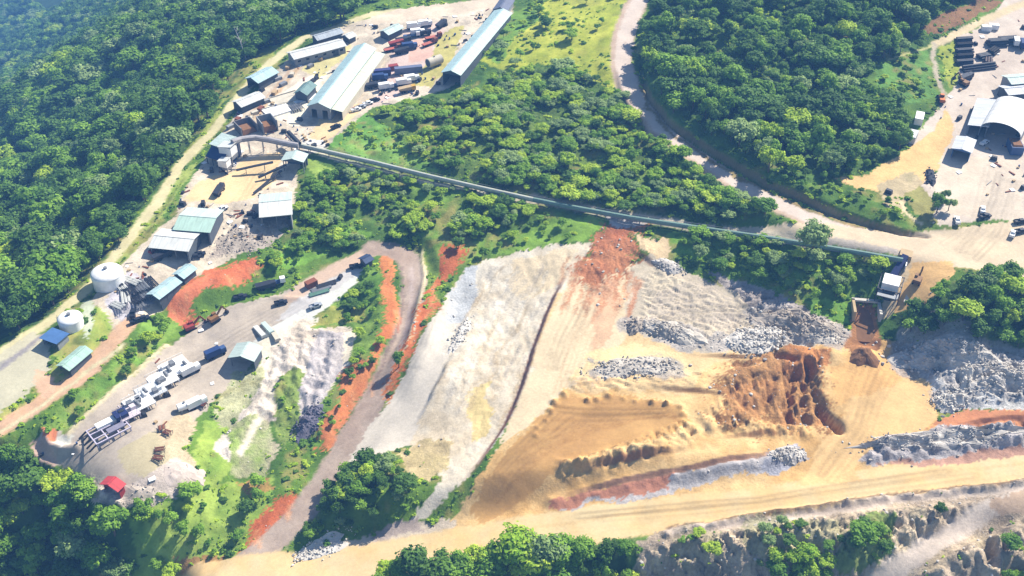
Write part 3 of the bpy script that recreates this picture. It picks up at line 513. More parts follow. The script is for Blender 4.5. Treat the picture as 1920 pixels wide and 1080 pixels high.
# ------------------------------------------------------------------ helpers: meshes, things, labels
def props(o, label=None, cat=None, group=None, kind=None):
    for k, v in (('label', label), ('category', cat), ('group', group), ('kind', kind)):
        if v: o[k] = v
    return o
def link_mesh(name, me, m=None, parent=None, loc=None, rz=0.0):
    o = bpy.data.objects.new(name, me); COL.objects.link(o)
    if m is not None and not me.materials: me.materials.append(m)
    if parent is not None: o.parent = parent
    if loc is not None: o.location = loc
    if rz: o.rotation_euler[2] = rz
    return o
def thing(name, label, cat, loc, rz=0.0, group=None):
    o = bpy.data.objects.new(name, None); COL.objects.link(o); o.empty_display_size = 0.5
    o.location = loc; o.rotation_euler = (0, 0, rz); return props(o, label, cat, group)
class MB:
    def __init__(s): s.v = []; s.f = []
    def add(s, v, f):
        b = len(s.v); s.v += [tuple(p) for p in v]; s.f += [tuple(b+i for i in q) for q in f]; return s
    def box(s, c, d, rz=0.0, rx=0.0, top=1.0):
        hx, hy, hz = d[0]/2, d[1]/2, d[2]/2
        v = [(-hx, -hy, -hz), (hx, -hy, -hz), (hx, hy, -hz), (-hx, hy, -hz), (-hx*top, -hy*top, hz), (hx*top, -hy*top, hz), (hx*top, hy*top, hz), (-hx*top, hy*top, hz)]
        M = Matrix.Rotation(rz, 3, 'Z') @ Matrix.Rotation(rx, 3, 'X')
        return s.add([tuple(M @ Vector(p)+Vector(c)) for p in v], [(0, 3, 2, 1), (4, 5, 6, 7), (0, 1, 5, 4), (1, 2, 6, 5), (2, 3, 7, 6), (3, 0, 4, 7)])
    def beam(s, a, b, w_, h_=None):
        """a square bar from a to b"""
        a = Vector(a); b = Vector(b); d = (b-a); L = d.length; d.normalize(); h_ = h_ or w_
        up = Vector((0, 0, 1)) if abs(d.z) < 0.95 else Vector((0, 1, 0)); x = d.cross(up).normalized(); z = x.cross(d)
        v = []
        for p in (a, b):
            for i, j in ((-1, -1), (1, -1), (1, 1), (-1, 1)): v.append(tuple(p+x*i*w_/2+z*j*h_/2))
        return s.add(v, [(0, 1, 2, 3), (7, 6, 5, 4), (0, 4, 5, 1), (1, 5, 6, 2), (2, 6, 7, 3), (3, 7, 4, 0)])
    def tube(s, a, b, r, n_=10, r2=None):
        a = Vector(a); b = Vector(b); d = (b-a).normalized(); r2 = r if r2 is None else r2
        up = Vector((0, 0, 1)) if abs(d.z) < 0.95 else Vector((0, 1, 0)); x = d.cross(up).normalized(); y = x.cross(d); v = []
        for p, q in ((a, r), (b, r2)):
            for k in range(n_): v.append(tuple(p+(x*math.cos(2*math.pi*k/n_)+y*math.sin(2*math.pi*k/n_))*q))
        f = [(k, (k+1) % n_, n_+(k+1) % n_, n_+k) for k in range(n_)]+[tuple(range(n_-1, -1, -1)), tuple(range(n_, 2*n_))]
        return s.add(v, f)
    def extrude(s, prof, y0, y1):
        """closed xz profile swept along y"""
        n_ = len(prof); v = [(x, y0, z) for x, z in prof]+[(x, y1, z) for x, z in prof]
        return s.add(v, [(k, (k+1) % n_, n_+(k+1) % n_, n_+k) for k in range(n_)]+[tuple(range(n_-1, -1, -1)), tuple(range(n_, 2*n_))])
    def extrude_x(s, prof, x0, x1):
        n_ = len(prof); v = [(x0, y, z) for y, z in prof]+[(x1, y, z) for y, z in prof]
        return s.add(v, [(k, (k+1) % n_, n_+(k+1) % n_, n_+k) for k in range(n_)]+[tuple(range(n_-1, -1, -1)), tuple(range(n_, 2*n_))])
    def mesh(s, name):
        me = bpy.data.meshes.new(name); me.from_pydata(s.v, [], s.f); me.update()
        import bmesh
        bm = bmesh.new(); bm.from_mesh(me); bmesh.ops.recalc_face_normals(bm, faces=bm.faces); bm.to_mesh(me); bm.free()
        return me
    def build(s, name, m, parent=None, label=None):
        o = link_mesh(name, s.mesh(name), m, parent)
        return props(o, label)
def copy_tree(o, parent=None):
    c = o.copy(); COL.objects.link(c)
    if parent is not None: c.parent = parent
    for ch in list(o.children): copy_tree(ch, c)
    return c
def P3(u, v, h=0.0):
    p = at([[u, v]], h)[0]; return Vector((p[0], p[1], p[2]-h))
FIRST = {}
def place(proto, u, v, deg, label, cat=None, group=None, dz=0.0, sc=1.0):
    """the first call moves the prototype itself, later calls copy it with its parts"""
    o = proto if proto.name not in FIRST else copy_tree(proto)
    FIRST[proto.name] = 1
    p = P3(u, v); o.location = (p.x, p.y, float(zat(p.x, p.y))+dz); o.rotation_euler = (0, 0, R(deg)); o.scale = (sc,)*3
    o['label'] = label
    if cat: o['category'] = cat
    if group: o['group'] = group
    elif 'group' in o: del o['group']
    return o
# ------------------------------------------------------------------ the ground, cut along its zones
def build_ground():
    ny, nx = Z.shape
    nrm = np.stack([-np.gradient(Z, GX, axis=1), -np.gradient(Z, GY, axis=0), np.ones_like(Z)], -1); nrm /= np.linalg.norm(nrm, axis=-1, keepdims=True)
    V = np.stack([XX, YY, Z], -1).reshape(-1, 3); C = np.concatenate([CR, np.ones(XX.shape+(1,))], -1).reshape(-1, 4); Nn = nrm.reshape(-1, 3); RO = np.clip(ROUGH, 0, 1).ravel()
    I = np.arange(ny*nx).reshape(ny, nx)
    Fq = np.stack([I[:-1, :-1], I[:-1, 1:], I[1:, 1:], I[1:, :-1]], -1).reshape(-1, 4); fz = ZID[:-1, :-1].ravel()
    for z, name in enumerate(ZONES):
        q = Fq[fz == z]
        if not len(q): continue
        used = np.unique(q); remap = np.zeros(ny*nx, np.int32); remap[used] = np.arange(len(used)); q = remap[q]
        me = bpy.data.meshes.new(name); me.vertices.add(len(used)); me.vertices.foreach_set('co', V[used].ravel().astype(np.float32))
        me.loops.add(q.size); me.loops.foreach_set('vertex_index', q.ravel().astype(np.int32)); me.polygons.add(len(q))
        me.polygons.foreach_set('loop_start', np.arange(0, q.size, 4, dtype=np.int32)); me.polygons.foreach_set('use_smooth', np.ones(len(q), bool)); me.update(calc_edges=True)
        a = me.attributes.new('col', 'FLOAT_COLOR', 'POINT'); a.data.foreach_set('color', C[used].ravel().astype(np.float32))
        a = me.attributes.new('rough', 'FLOAT', 'POINT'); a.data.foreach_set('value', RO[used].astype(np.float32))
        me.normals_split_custom_set_from_vertices(Nn[used].astype(np.float32))
        o = link_mesh(name, me, SOIL); o['kind'] = 'structure'
build_ground()
# ------------------------------------------------------------------ building materials
MINT = mat('mint_roof', (222, 240, 230), 0.45, kind='roof'); TEAL = mat('teal_roof', (200, 230, 230), 0.45, kind='roof'); PALE = mat('pale_roof', (244, 244, 236), 0.5, kind='roof')
GREENR = mat('green_roof', (196, 230, 212), 0.5, kind='roof'); WHITE = mat('white_paint', (248, 246, 242), 0.5, k=0.8); RED = mat('red_roof', (226, 84, 84), 0.5, kind='roof')
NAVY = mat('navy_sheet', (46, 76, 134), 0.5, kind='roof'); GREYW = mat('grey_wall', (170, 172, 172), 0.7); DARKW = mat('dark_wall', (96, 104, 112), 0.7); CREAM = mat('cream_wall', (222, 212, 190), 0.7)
STEEL = mat('steel_grey', (150, 152, 156), 0.5, 0.2); DSTEEL = mat('dark_steel', (66, 68, 76), 0.5, 0.2); RUST = mat('rust', (150, 90, 66), 0.8); CONC = mat('concrete', (216, 210, 196), 0.85)
BLACK = mat('black_rubber', (34, 34, 38), 0.8); BLUE = mat('blue_paint', (76, 102, 150), 0.45); REDP = mat('red_paint', (170, 72, 62), 0.45); YELLOW = mat('yellow_paint', (226, 176, 66), 0.45); ORANGE = mat('orange_paint', (226, 128, 52), 0.5)
GLASS = mat('dark_glass', (36, 46, 58), 0.15); TAN = mat('tan_timber', (206, 178, 136), 0.8); BROWN = mat('brown_soil', (150, 108, 72), 0.95); ROCK = mat('grey_rock', (208, 198, 184), 0.9, var=0.25); PROCK = mat('pale_rock', (230, 222, 210), 0.9, var=0.22); DROCK = mat('dark_rock', (188, 174, 158), 0.9, var=0.3); BLROCK = mat('blue_grey_rock', (212, 204, 194), 0.9, var=0.25)
BLUEW = mat('blue_wall', (84, 124, 178), 0.6); LTURQ = mat('turquoise_roof', (206, 236, 238), 0.45, kind='roof')

def shed(label, P0, P1, w, eave, rise, roofm, wallm, open_='', cat='shed', name='shed', roof2=None, doors=(), group=None, windows=0, bays=0, over=0.6):
    """gabled shed; P0, P1 are the ends of its ridge in the photograph; sides: A end at P0, B end at P1, L and R long sides"""
    H = eave+rise; a = P3(*P0, H); b = P3(*P1, H); d = Vector((b.x-a.x, b.y-a.y, 0)); L = d.length; z0 = min(float(zat((a.x+b.x)/2, (a.y+b.y)/2)), (a.z+b.z)/2)
    root = thing(name, label, cat, (a.x, a.y, z0), math.atan2(-d.x, d.y), group); hw = w/2; T = 0.2; B = -3.0
    def gable(y):
        MBw.extrude([(-hw+.01, B), (hw-.01, B), (hw-.01, eave-.05), (0, H-.06), (-hw+.01, eave-.05)], y, y+T)
    MBw = MB()
    for sd_, y in (('A', 0.1), ('B', L-0.3)):
        if sd_ not in open_:
            if sd_ == 'A' and bays:
                bw = w*0.24
                seg = np.linspace(-hw, hw, bays+1)
                MBw.extrude([(-hw, eave*0.72), (hw, eave*0.72), (hw-.01, eave-.05), (0, H-.06), (-hw+.01, eave-.05)], y, y+T)
                for k in range(bays):
                    c_ = (seg[k]+seg[k+1])/2
                    if k == 0: MBw.box(((seg[0]+c_-bw/2)/2, y+T/2, (eave*0.72+B)/2), (c_-bw/2-seg[0], T, eave*0.72-B))
                    nx_ = (seg[k+1]+seg[k+2])/2-bw/2 if k < bays-1 else hw
                    MBw.box(((c_+bw/2+nx_)/2, y+T/2, (eave*0.72+B)/2), (nx_-c_-bw/2, T, eave*0.72-B))
            else: gable(y)
        else:
            MBw.extrude([(-hw+.01, eave-.7), (hw-.01, eave-.7), (hw-.01, eave-.05), (0, H-.06), (-hw+.01, eave-.05)], y, y+T)
    for sd_, x in (('L', -hw+T/2), ('R', hw-T/2)):
        if sd_ not in open_: MBw.box((x, L/2, (eave+B)/2-.05), (T, L-0.7, eave-B-.1))
        else: MBw.box((x, L/2, eave-.45), (T, L-0.7, 0.6))
    MBw.build('wall', wallm, root)
    for s in (-1, 1):
        m_ = MB(); x1 = s*(hw+over); z1 = eave-over*rise/hw
        m_.add([(0, -over, H), (x1, -over, z1), (x1, L+over, z1), (0, L+over, H), (0, -over, H+.14), (x1, -over, z1+.14), (x1, L+over, z1+.14), (0, L+over, H+.14)],
               [(0, 3, 2, 1), (4, 5, 6, 7), (0, 1, 5, 4), (1, 2, 6, 5), (2, 3, 7, 6), (3, 0, 4, 7)])
        o = m_.build('roof', roof2 if (roof2 and s == 1) else roofm, root)
    rc = MB().box((0, L/2, H+.16), (0.7, L+1.0, .12)).build('ridge_cap', roofm, root)
    for sd_, x in (('L', -hw), ('R', hw)):
        if sd_ in open_:
            for k in range(max(2, int(L/5))+1):
                MB().box((x*0.98, 0.4+k*(L-0.8)/max(2, int(L/5)), (eave-0.6+B)/2), (0.3, 0.3, eave-0.6-B)).build('post', STEEL, root)
        elif windows:
            for k in range(windows):
                y = L*(k+.5)/windows; MB().box((x, y, eave*0.55), (0.14, min(1.6, L/windows*.5), 1.0)).build('window', GLASS, root)
    for sd_, pos, dw, dh in doors:
        m_ = MB()
        if sd_ in 'AB': m_.box((pos*hw, 0.05 if sd_ == 'A' else L-.05, dh/2), (dw, .14, dh))
        else: m_.box((hw*(1 if sd_ == 'R' else -1), pos*L, dh/2), (.14, dw, dh))
        m_.build('door', DARKW, root)
    return root, L
def leanto(label, P0, P1, w, hl, hr, roofm, wallm, open_='', cat='shed', name='lean_to', group=None, T=0.2, B=-2.5, parent=None):
    """single-slope roof: heights hl on the left side, hr on the right of the axis P0 to P1"""
    H = (hl+hr)/2; a = P3(*P0, H); b = P3(*P1, H); d = Vector((b.x-a.x, b.y-a.y, 0)); L = d.length; z0 = min(float(zat((a.x+b.x)/2, (a.y+b.y)/2)), (a.z+b.z)/2)
    root = thing(name, label, cat, (a.x, a.y, z0), math.atan2(-d.x, d.y), group); hw = w/2; m_ = MB()
    pr = [(-hw, B), (hw, B), (hw, hr-.05), (-hw, hl-.05)]
    for s, y in (('A', 0.1), ('B', L-.3)):
        if s not in open_: m_.extrude(pr, y, y+T)
    if 'L' not in open_: m_.box((-hw+T/2+.01, L/2, (hl+B)/2-.1), (T, L-.7, hl-B-.2))
    if 'R' not in open_: m_.box((hw-T/2-.01, L/2, (hr+B)/2-.1), (T, L-.7, hr-B-.2))
    if m_.v: m_.build('wall', wallm, root)
    k = (hr-hl)/w; o = .5
    MB().extrude([(-hw-o, hl-o*k), (hw+o, hr+o*k), (hw+o, hr+o*k+.16), (-hw-o, hl-o*k+.16)], -o, L+o).build('roof', roofm, root)
    for x, h_, s in ((-hw+.2, hl, 'L'), (hw-.2, hr, 'R')):
        if s in open_ or 'A' in open_:
            for y in np.linspace(.3, L-.3, max(2, int(L/5)+1)): MB().box((x, y, (h_-.1+B)/2), (.28, .28, h_-.1-B)).build('post', STEEL, root)
    return root
def arch_shed(label, P0, P1, w, wall_h, rise, roofm, wallm, name='hangar', back=True, seg=14, endm=None):
    H = wall_h+rise; a = P3(*P0, H); b = P3(*P1, H); d = Vector((b.x-a.x, b.y-a.y, 0)); L = d.length; z0 = min(float(zat((a.x+b.x)/2, (a.y+b.y)/2)), (a.z+b.z)/2)
    root = thing(name, label, 'hangar', (a.x, a.y, z0), math.atan2(-d.x, d.y)); hw = w/2
    def arc(r, h0): return [(-math.cos(math.pi*k/seg)*r, h0+math.sin(math.pi*k/seg)*rise*(r/hw)) for k in range(seg+1)]
    o_ = arc(hw, wall_h); i_ = arc(hw-.25, wall_h)
    m_ = MB().extrude(o_+i_[::-1], 0, L); ob = m_.build('roof', roofm, root)
    for p in ob.data.polygons: p.use_smooth = False
    m_ = MB()
    for s in (-1, 1): m_.box((s*(hw-.14), L/2, (wall_h-3)/2), (.26, L-.1, wall_h+3))
    if m_.v: m_.build('wall', wallm, root)
    if back: MB().extrude([(-hw+.3, -2)]+arc(hw-.3, wall_h)+[(hw-.3, -2)], L-.4, L-.2).build('end_wall', endm or wallm, root)
    for k in range(1, 6):
        y = L*k/6; q = arc(hw+.04, wall_h); q2 = arc(hw-.02, wall_h); MB().extrude(q+q2[::-1], y-.08, y+.08).build('rib', roofm, root)
    return root

# ------------------------------------------------------------------ camp on the ridge
r0, L0 = shed('very long pale blue green workshop hall with a dark gable front and two doorways', (597, 193), (683, 76), 10.5, 6.0, 2.2, TEAL, GREYW, cat='workshop hall', name='workshop_hall', bays=2, roof2=MINT)
# its lower annex along the right side
m_ = MB(); m_.extrude([(5.35, 4.6), (10.6, 3.6), (10.6, 3.76), (5.35, 4.76)], 1.5, L0); m_.build('annex_roof', mat('annex_roof', (240, 246, 220), 0.5, kind='roof'), r0)
MB().box((10.4, L0/2, .5), (.2, L0-3, 5.6)).build('annex_wall', CREAM, r0)
r1, L1 = shed('long narrow pale green shed at the edge of the bushes above the truck yard', (846, 137), (943, 12), 9, 5.5, 1.6, TEAL, DARKW, open_='A', cat='shed', roof2=MINT, name='long_shed')
shed('small dark roofed shed at the far end of the long narrow shed', (938, 14), (951, -6), 7, 4, 1.5, mat('slate_roof', (120, 126, 150), .5, kind='roof'), GREYW)
shed('long white roofed shed on the left side of the camp beside the ridge road', (545, 100), (640, 74), 8.5, 4.0, 1.4, PALE, GREYW, windows=6, name='long_shed', cat='shed', doors=(('R', .8, 3, 3),))
shed('pale blue roofed shed with a dark front next to the road under the bare tree', (472, 147), (508, 124), 8, 4.5, 1.5, LTURQ, DARKW, open_='A')
shed('low pale grey shed with a dark side between the road and the wheel tracks', (444, 192), (486, 172), 7, 3.6, 1.2, PALE, DARKW)
shed('small pale green roofed shed near the top of the camp with dark doors', (720, 58), (746, 44), 6, 3.4, 1.2, MINT, DARKW, doors=(('R', .3, 3, 2.6), ('R', .75, 2.4, 2.6)))
shed('narrow grey roofed shed under the trees at the top left of the camp', (590, 68), (636, 52), 6, 3.5, 1.2, mat('grey_roof', (196, 204, 210), .5, kind='roof'), DARKW)
shed('grey green hut standing on the cream concrete apron', (563, 170), (580, 152), 6, 4.2, 1.6, mat('grey_green_roof', (132, 164, 160), .5, kind='roof'), DARKW, cat='hut', name='hut')
shed('small white hut beside the long white roofed shed', (648, 66), (660, 60), 5, 3.0, 1.0, PALE, DARKW, cat='hut', name='hut')
def open_bin(label, u, v, deg, w, l, h, m):
    t = thing('ore_bin', label, 'bin', P3(u, v), R(deg))
    b = MB(); b.box((-w/2+.2, 0, h/2-.5), (.4, l, h+1)); b.box((w/2-.2, 0, h/2-.5), (.4, l, h+1)); b.box((0, l/2-.2, h/2-.5), (w-.82, .4, h+1)); b.build('wall', m, t)
    MB().box((0, -.3, h*.25), (w-.9, l-1.0, h*.5), top=.75).build('ore', BROWN, t)
    for x in (-w/2+.2, w/2-.2): MB().box((x, -l/2-.15, h/2-.5), (.5, .3, h+1.3)).build('post', STEEL, t)
    return t
open_bin('grey open bin at the near end of the wheel tracks', 502, 240, 30, 7, 8, 5, GREYW)
open_bin('dark grey open bin just right of the big navy plant building', 462, 244, 35, 8, 8, 4, mat('dirty_grey', (146, 140, 138), .8))
def rackpile(label, u, v, deg, name='steel_rack', cat='rack', n=5, l=6, m=STEEL, m2=DSTEEL, group=None):
    t = thing(name, label, cat, P3(u, v), R(deg), group)
    b = MB()
    for k in range(n):
        x = (k-(n-1)/2)*1.1; b.box((x, 0, .9), (.12, l, .12)); b.box((x, -l/2, .5), (.12, .12, 1.6)); b.box((x, l/2, .5), (.12, .12, 1.6))
    b.build('frame', m2, t)
    rr = random.Random(u)
    for k in range(n-1):
        x = (k-(n-2)/2)*1.1; q = MB()
        for j in range(3): q.tube((x-.3+j*.3, -l*rr.uniform(.4, .55), 1.1+.1*(j % 2)), (x-.3+j*.3, l*rr.uniform(.4, .55), 1.1+.1*(j % 2)), .14, 6)
        q.build('pipe', m, t)
    return t
rackpile('rack of dark machine frames at the near left corner of the workshop hall', 556, 204, 30, n=6)
# plant at the elbow of the conveyor
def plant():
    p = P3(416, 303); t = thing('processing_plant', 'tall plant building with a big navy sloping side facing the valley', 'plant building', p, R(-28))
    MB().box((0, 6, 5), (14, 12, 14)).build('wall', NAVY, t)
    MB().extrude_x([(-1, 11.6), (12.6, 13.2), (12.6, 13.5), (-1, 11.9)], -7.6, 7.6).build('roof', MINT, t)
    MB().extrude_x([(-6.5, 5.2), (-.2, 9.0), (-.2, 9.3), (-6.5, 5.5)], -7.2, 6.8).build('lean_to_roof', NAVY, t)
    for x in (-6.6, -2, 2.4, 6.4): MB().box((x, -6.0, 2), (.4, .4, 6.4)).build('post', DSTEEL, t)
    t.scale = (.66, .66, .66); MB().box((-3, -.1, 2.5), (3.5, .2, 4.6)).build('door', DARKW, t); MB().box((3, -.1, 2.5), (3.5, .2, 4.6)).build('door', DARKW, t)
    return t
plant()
def hopper(label, u, v, deg, m, s=1.0):
    t = thing('screen_house', label, 'plant', P3(u, v), R(deg))
    MB().box((0, 0, 6.5*s), (6*s, 5*s, 4*s)).build('body', m, t); MB().box((0, 0, 3.6*s), (6*s, 5*s, 1.8*s), top=1.0).build('chute', STEEL, t)
    MB().extrude([(-3.4*s, 8.3*s), (3.4*s, 9.4*s), (3.4*s, 9.6*s), (-3.4*s, 8.5*s)], -2.8*s, 2.8*s).build('roof', PALE, t)
    for x in (-2.6*s, 2.6*s):
        for y in (-2.1*s, 2.1*s): MB().box((x, y, 1.2*s), (.4, .4, 4.6*s)).build('leg', STEEL, t)
    MB().beam((2.5*s, -2.8*s, .2), (-2.4*s, -2.8*s, 4.6*s), .9, .2).build('stair', DSTEEL, t)
    return t
hopper('white screen house beside the navy plant building', 432, 304, -20, WHITE, 1.0)
hopper('smaller white screen house on the sand below the navy plant building', 424, 322, -20, WHITE, .7)
def polywalk(pts, h0, h1):
    """3-D points along photo pixels, heights h0..h1 above the ground"""
    n_ = len(pts); out = []
    for k, (u, v) in enumerate(pts):
        h = h0+(h1-h0)*k/(n_-1); out.append(P3(u, v, h)+Vector((0, 0, h)))
    return out
def conveyor(label, pts, h0, h1, w=1.4, cover=None, name='conveyor', leg_every=9, hh=1.3, cover2=None, split=1.0, cat='conveyor'):
    W = polywalk(pts, h0, h1); base = W[0].copy(); base.z = float(zat(base.x, base.y)); t = thing(name, label, cat, base)
    L = [p-base for p in W]; fr = MB(); tops = [MB(), MB()]; tot = sum((L[i+1]-L[i]).length for i in range(len(L)-1)); acc = 0
    legs = []
    for i in range(len(L)-1):
        a, b = L[i], L[i+1]; d = (b-a); ln = d.length; fr.beam(a, b, w, .5)
        k = 0 if (acc+ln/2)/tot < split else 1
        if cover is not None:
            x = d.normalized().cross(Vector((0, 0, 1))).normalized()
            prof = [(-w/2-.1, .26), (w/2+.1, .26), (w/2+.1, hh*.8), (w*.3, hh+.15), (-w*.3, hh+.15), (-w/2-.1, hh*.8)]
            v = [tuple(a+x*px+Vector((0, 0, pz))) for px, pz in prof]+[tuple(b+x*px+Vector((0, 0, pz))) for px, pz in prof]
            n_ = 6; tops[k].add(v, [(j, (j+1) % n_, n_+(j+1) % n_, n_+j) for j in range(n_)]+[tuple(range(5, -1, -1)), tuple(range(6, 12))])
        nl = max(1, int(ln/leg_every))
        for j in range(nl):
            q = a+d*((j+.5)/nl); gz = float(zat(q.x+base.x, q.y+base.y))-base.z
            if q.z-gz > .8:
                x = d.normalized().cross(Vector((0, 0, 1))).normalized()
                legs.append((q+x*w*.45, q-x*w*.45, gz))
        acc += ln
    fr.build('belt_frame', DSTEEL if cover is None else STEEL, t)
    if cover is not None:
        tops[0].build('cover', cover, t)
        if tops[1].v: tops[1].build('cover', cover2 or cover, t)
    if cover is not None:
        wk = MB()
        for i in range(len(L)-1):
            a, b = L[i], L[i+1]; x = (b-a).normalized().cross(Vector((0, 0, 1))).normalized()*(w/2+.75); wk.beam(a+x, b+x, .8, .1); wk.beam(a+x*1.45+Vector((0, 0, 1)), b+x*1.45+Vector((0, 0, 1)), .08)
        wk.build('walkway', STEEL, t)
    for a, b, gz in legs[:60]:
        m_ = MB(); m_.beam((a.x, a.y, gz-.6), a, .22); m_.beam((b.x, b.y, gz-.6), b, .22); m_.beam((a.x, a.y, gz+.4), b, .14); m_.build('trestle', STEEL, t)
    return t
conveyor('long covered conveyor with a green roof running from the crusher to the camp', [(1692, 490), (1600, 474), (1450, 450), (1300, 428), (1180, 410), (1060, 388), (1000, 376), (900, 354), (800, 331), (700, 306), (600, 283), (560, 274)], 2.0, 1.8, 1.5, mat('conveyor_green', (132, 162, 148), .5, kind='roof'), name='covered_conveyor', leg_every=7, hh=1.25, cover2=mat('conveyor_pale', (206, 208, 192), .5, kind='roof'), split=.56)
conveyor('grey arched gallery feeding the navy plant building', [(560, 276), (532, 271), (505, 265), (478, 261), (452, 264), (436, 270)], 3, 9, 1.8, mat('gallery_grey', (186, 180, 180), .6, kind='roof'), name='conveyor_gallery', hh=1.8)
conveyor('short dark gallery dropping to the transfer house', [(541, 250), (552, 261), (562, 272)], 5, 3.5, 1.6, DSTEEL, name='conveyor_gallery')
conveyor('dark stacker conveyor reaching left across the orange sand', [(512, 304), (478, 311), (443, 319)], 4, 2.2, 1.2, None, name='stacker_conveyor')
conveyor('dark stacker conveyor sloping down towards the pale shed', [(536, 309), (510, 321), (484, 333)], 4.5, 1.5, 1.2, None, name='stacker_conveyor')
conveyor('thin dark conveyor lying along the white stockpile', [(528, 320), (502, 340), (476, 362)], 2.2, .8, .9, None, name='stacker_conveyor')
tr, _ = shed('pale transfer house with a dark underside where the conveyors meet', (548, 298), (556, 282), 9, 5.5, 1.2, MINT, DARKW, open_='ALR', cat='transfer house', name='transfer_house')
shed('wide pale green shed with a dark open front right of the orange sand', (487, 376), (545, 378), 16, 5.0, 1.6, MINT, GREYW, open_='R', roof2=PALE, name='open_shed')
shed('pale green square shed upper of the pair beside the ridge road', (338, 400), (404, 412), 15, 4.6, 1.5, MINT, DARKW, open_='R', roof2=GREENR, name='open_shed')
shed('open fronted shed with a two tone roof lower of the pair beside the ridge road', (291, 437), (363, 452), 12, 4.4, 1.3, PALE, DARKW, open_='R', name='open_shed')
shed('long thin turquoise roof on the lower edge of the camp', (288, 555), (326, 517), 5.5, 3.4, 1.0, LTURQ, DARKW, open_='A', name='long_shed', doors=(('R', .1, 2.6, 2.4), ('R', .45, 2.6, 2.4), ('R', .75, 2.6, 2.4)))
shed('short pale turquoise roof just above the orange cutting', (334, 513), (356, 496), 5, 3.2, 1.0, LTURQ, DARKW)
def dome_tank(label, u, v, r, hw, m):
    p = P3(u, v); t = thing('dome_tank', label, 'tank', p); n_ = 40; ring = [(math.cos(2*math.pi*k/n_), math.sin(2*math.pi*k/n_)) for k in range(n_)]
    q = MB(); q.add([(x*r, y*r, -2) for x, y in ring]+[(x*r, y*r, hw) for x, y in ring], [(k, (k+1) % n_, n_+(k+1) % n_, n_+k) for k in range(n_)]); o = q.build('wall', m, t)
    for f in o.data.polygons: f.use_smooth = True
    lev = [(r*1.02*math.cos(a), hw+.02+r*.34*math.sin(a)) for a in np.linspace(0, 1.5, 7)]; V = [(x*l, y*l, z) for l, z in lev for x, y in ring]+[(0, 0, hw+r*.345)]; Fq = [(j*n_+k, j*n_+(k+1) % n_, (j+1)*n_+(k+1) % n_, (j+1)*n_+k) for j in range(6) for k in range(n_)]+[(6*n_+k, 6*n_+(k+1) % n_, 7*n_) for k in range(n_)]
    o = MB().add(V, Fq).build('roof', m, t)
    for f in o.data.polygons: f.use_smooth = True
    q = MB()
    for y in (-.35, .35): q.beam((-r-.25, y, 0), (-r-.25, y, hw+1), .1)
    for k in range(9): q.beam((-r-.25, -.35, .5+k*hw/9), (-r-.25, .35, .5+k*hw/9), .07)
    q.build('ladder', STEEL, t); q = MB().tube((0, 0, hw+r*.34), (0, 0, hw+r*.34+.8), .7, 14); q.build('vent', STEEL, t)
dome_tank('big white round tank with a domed roof beside the ridge road', 205, 530, 5.8, 4.6, mat('white_shell', (250, 248, 244), .5, k=.78))
dome_tank('smaller white round tank with a domed roof next to the pale pond edge', 135, 610, 4.3, 3.4, mat('white_shell', (250, 248, 244)))
leanto('low shed with a blue roof and dark open end beside the smaller round tank', (92, 640), (112, 620), 7, 3.0, 3.0, BLUEW, GREYW, open_='A')
shed('long thin mint green roof on the grass below the hangars', (118, 686), (158, 649), 5, 3.0, 1.0, GREENR, DARKW, open_='A', name='long_shed')
# ------------------------------------------------------------------ machine yard
shed('mint green roofed hut with a dark open left side in the machine yard', (452, 668), (466, 641), 9, 4.6, 1.5, MINT, DARKW, open_='LA', cat='hut', name='hut')
shed('bright red roofed hut at the tip of the machine yard', (204, 908), (214, 893), 6.5, 3.4, 1.4, RED, mat('red_wall', (176, 62, 58)), open_='A', cat='hut', name='hut')
shed('dark blue hut at the upper tip of the machine yard', (680, 486), (692, 478), 4, 3.0, .8, mat('dark_blue_roof', (64, 84, 120), .5, kind='roof'), DARKW, cat='hut', name='hut')
def module(label, u, v, deg, l=11, w=7, h=3.2, m=WHITE, rails=True, seed=1):
    rr = random.Random(seed); t = thing('plant_module', label, 'plant module', P3(u, v), R(deg), None)
    d = MB(); d.box((0, 0, h*.55), (l, w, .3))
    d.build('deck', m, t)
    f = MB()
    for x in np.linspace(-l/2+.3, l/2-.3, 4):
        for y in (-w/2+.3, w/2-.3): f.box((x, y, h*.25), (.3, .3, h*.55))
        f.box((x, 0, h*.2), (.22, w-.6, .22))
    f.build('frame', m, t)
    for k in range(4):
        x = rr.uniform(-l*.35, l*.35); y = rr.uniform(-w*.25, w*.25)
        if rr.random() < .5: MB().box((x, y, h*.55+.8), (rr.uniform(1.4, 2.6), rr.uniform(1.2, 2.2), 1.4)).build('cabinet', m if rr.random() < .6 else STEEL, t)
        else: MB().tube((x, y-1.2, h*.55+.8), (x, y+1.2, h*.55+.8), .6, 12).build('drum', STEEL if rr.random() < .5 else m, t)
    if rails:
        q = MB()
        for y in (-w/2, w/2):
            q.box((0, y, h*.55+1.15), (l, .08, .08)); q.box((0, y, h*.55+.65), (l, .06, .06))
            for x in np.linspace(-l/2, l/2, 6): q.box((x, y, h*.55+.65), (.08, .08, 1.1))
        q.build('railing', m, t)
    MB().beam((-l/2-.2, -w/2-.3, .2), (-l/2+2.4, -w/2-.3, h*.55+.1), .8, .15).build('ladder', STEEL, t)
    q = MB()
    for y in (-1.6, 1.6): q.beam((-l/2+.4, y*w/7-w*.2, .1), (-l/2+.4, y*w/7-w*.2, h+1.8), .12)
    q.beam((-l*.1, w/2+.1, .3), (-l*.1, w/2+2.2, h*.5), .25); q.build('mast', m, t)
    return t
AX = 41
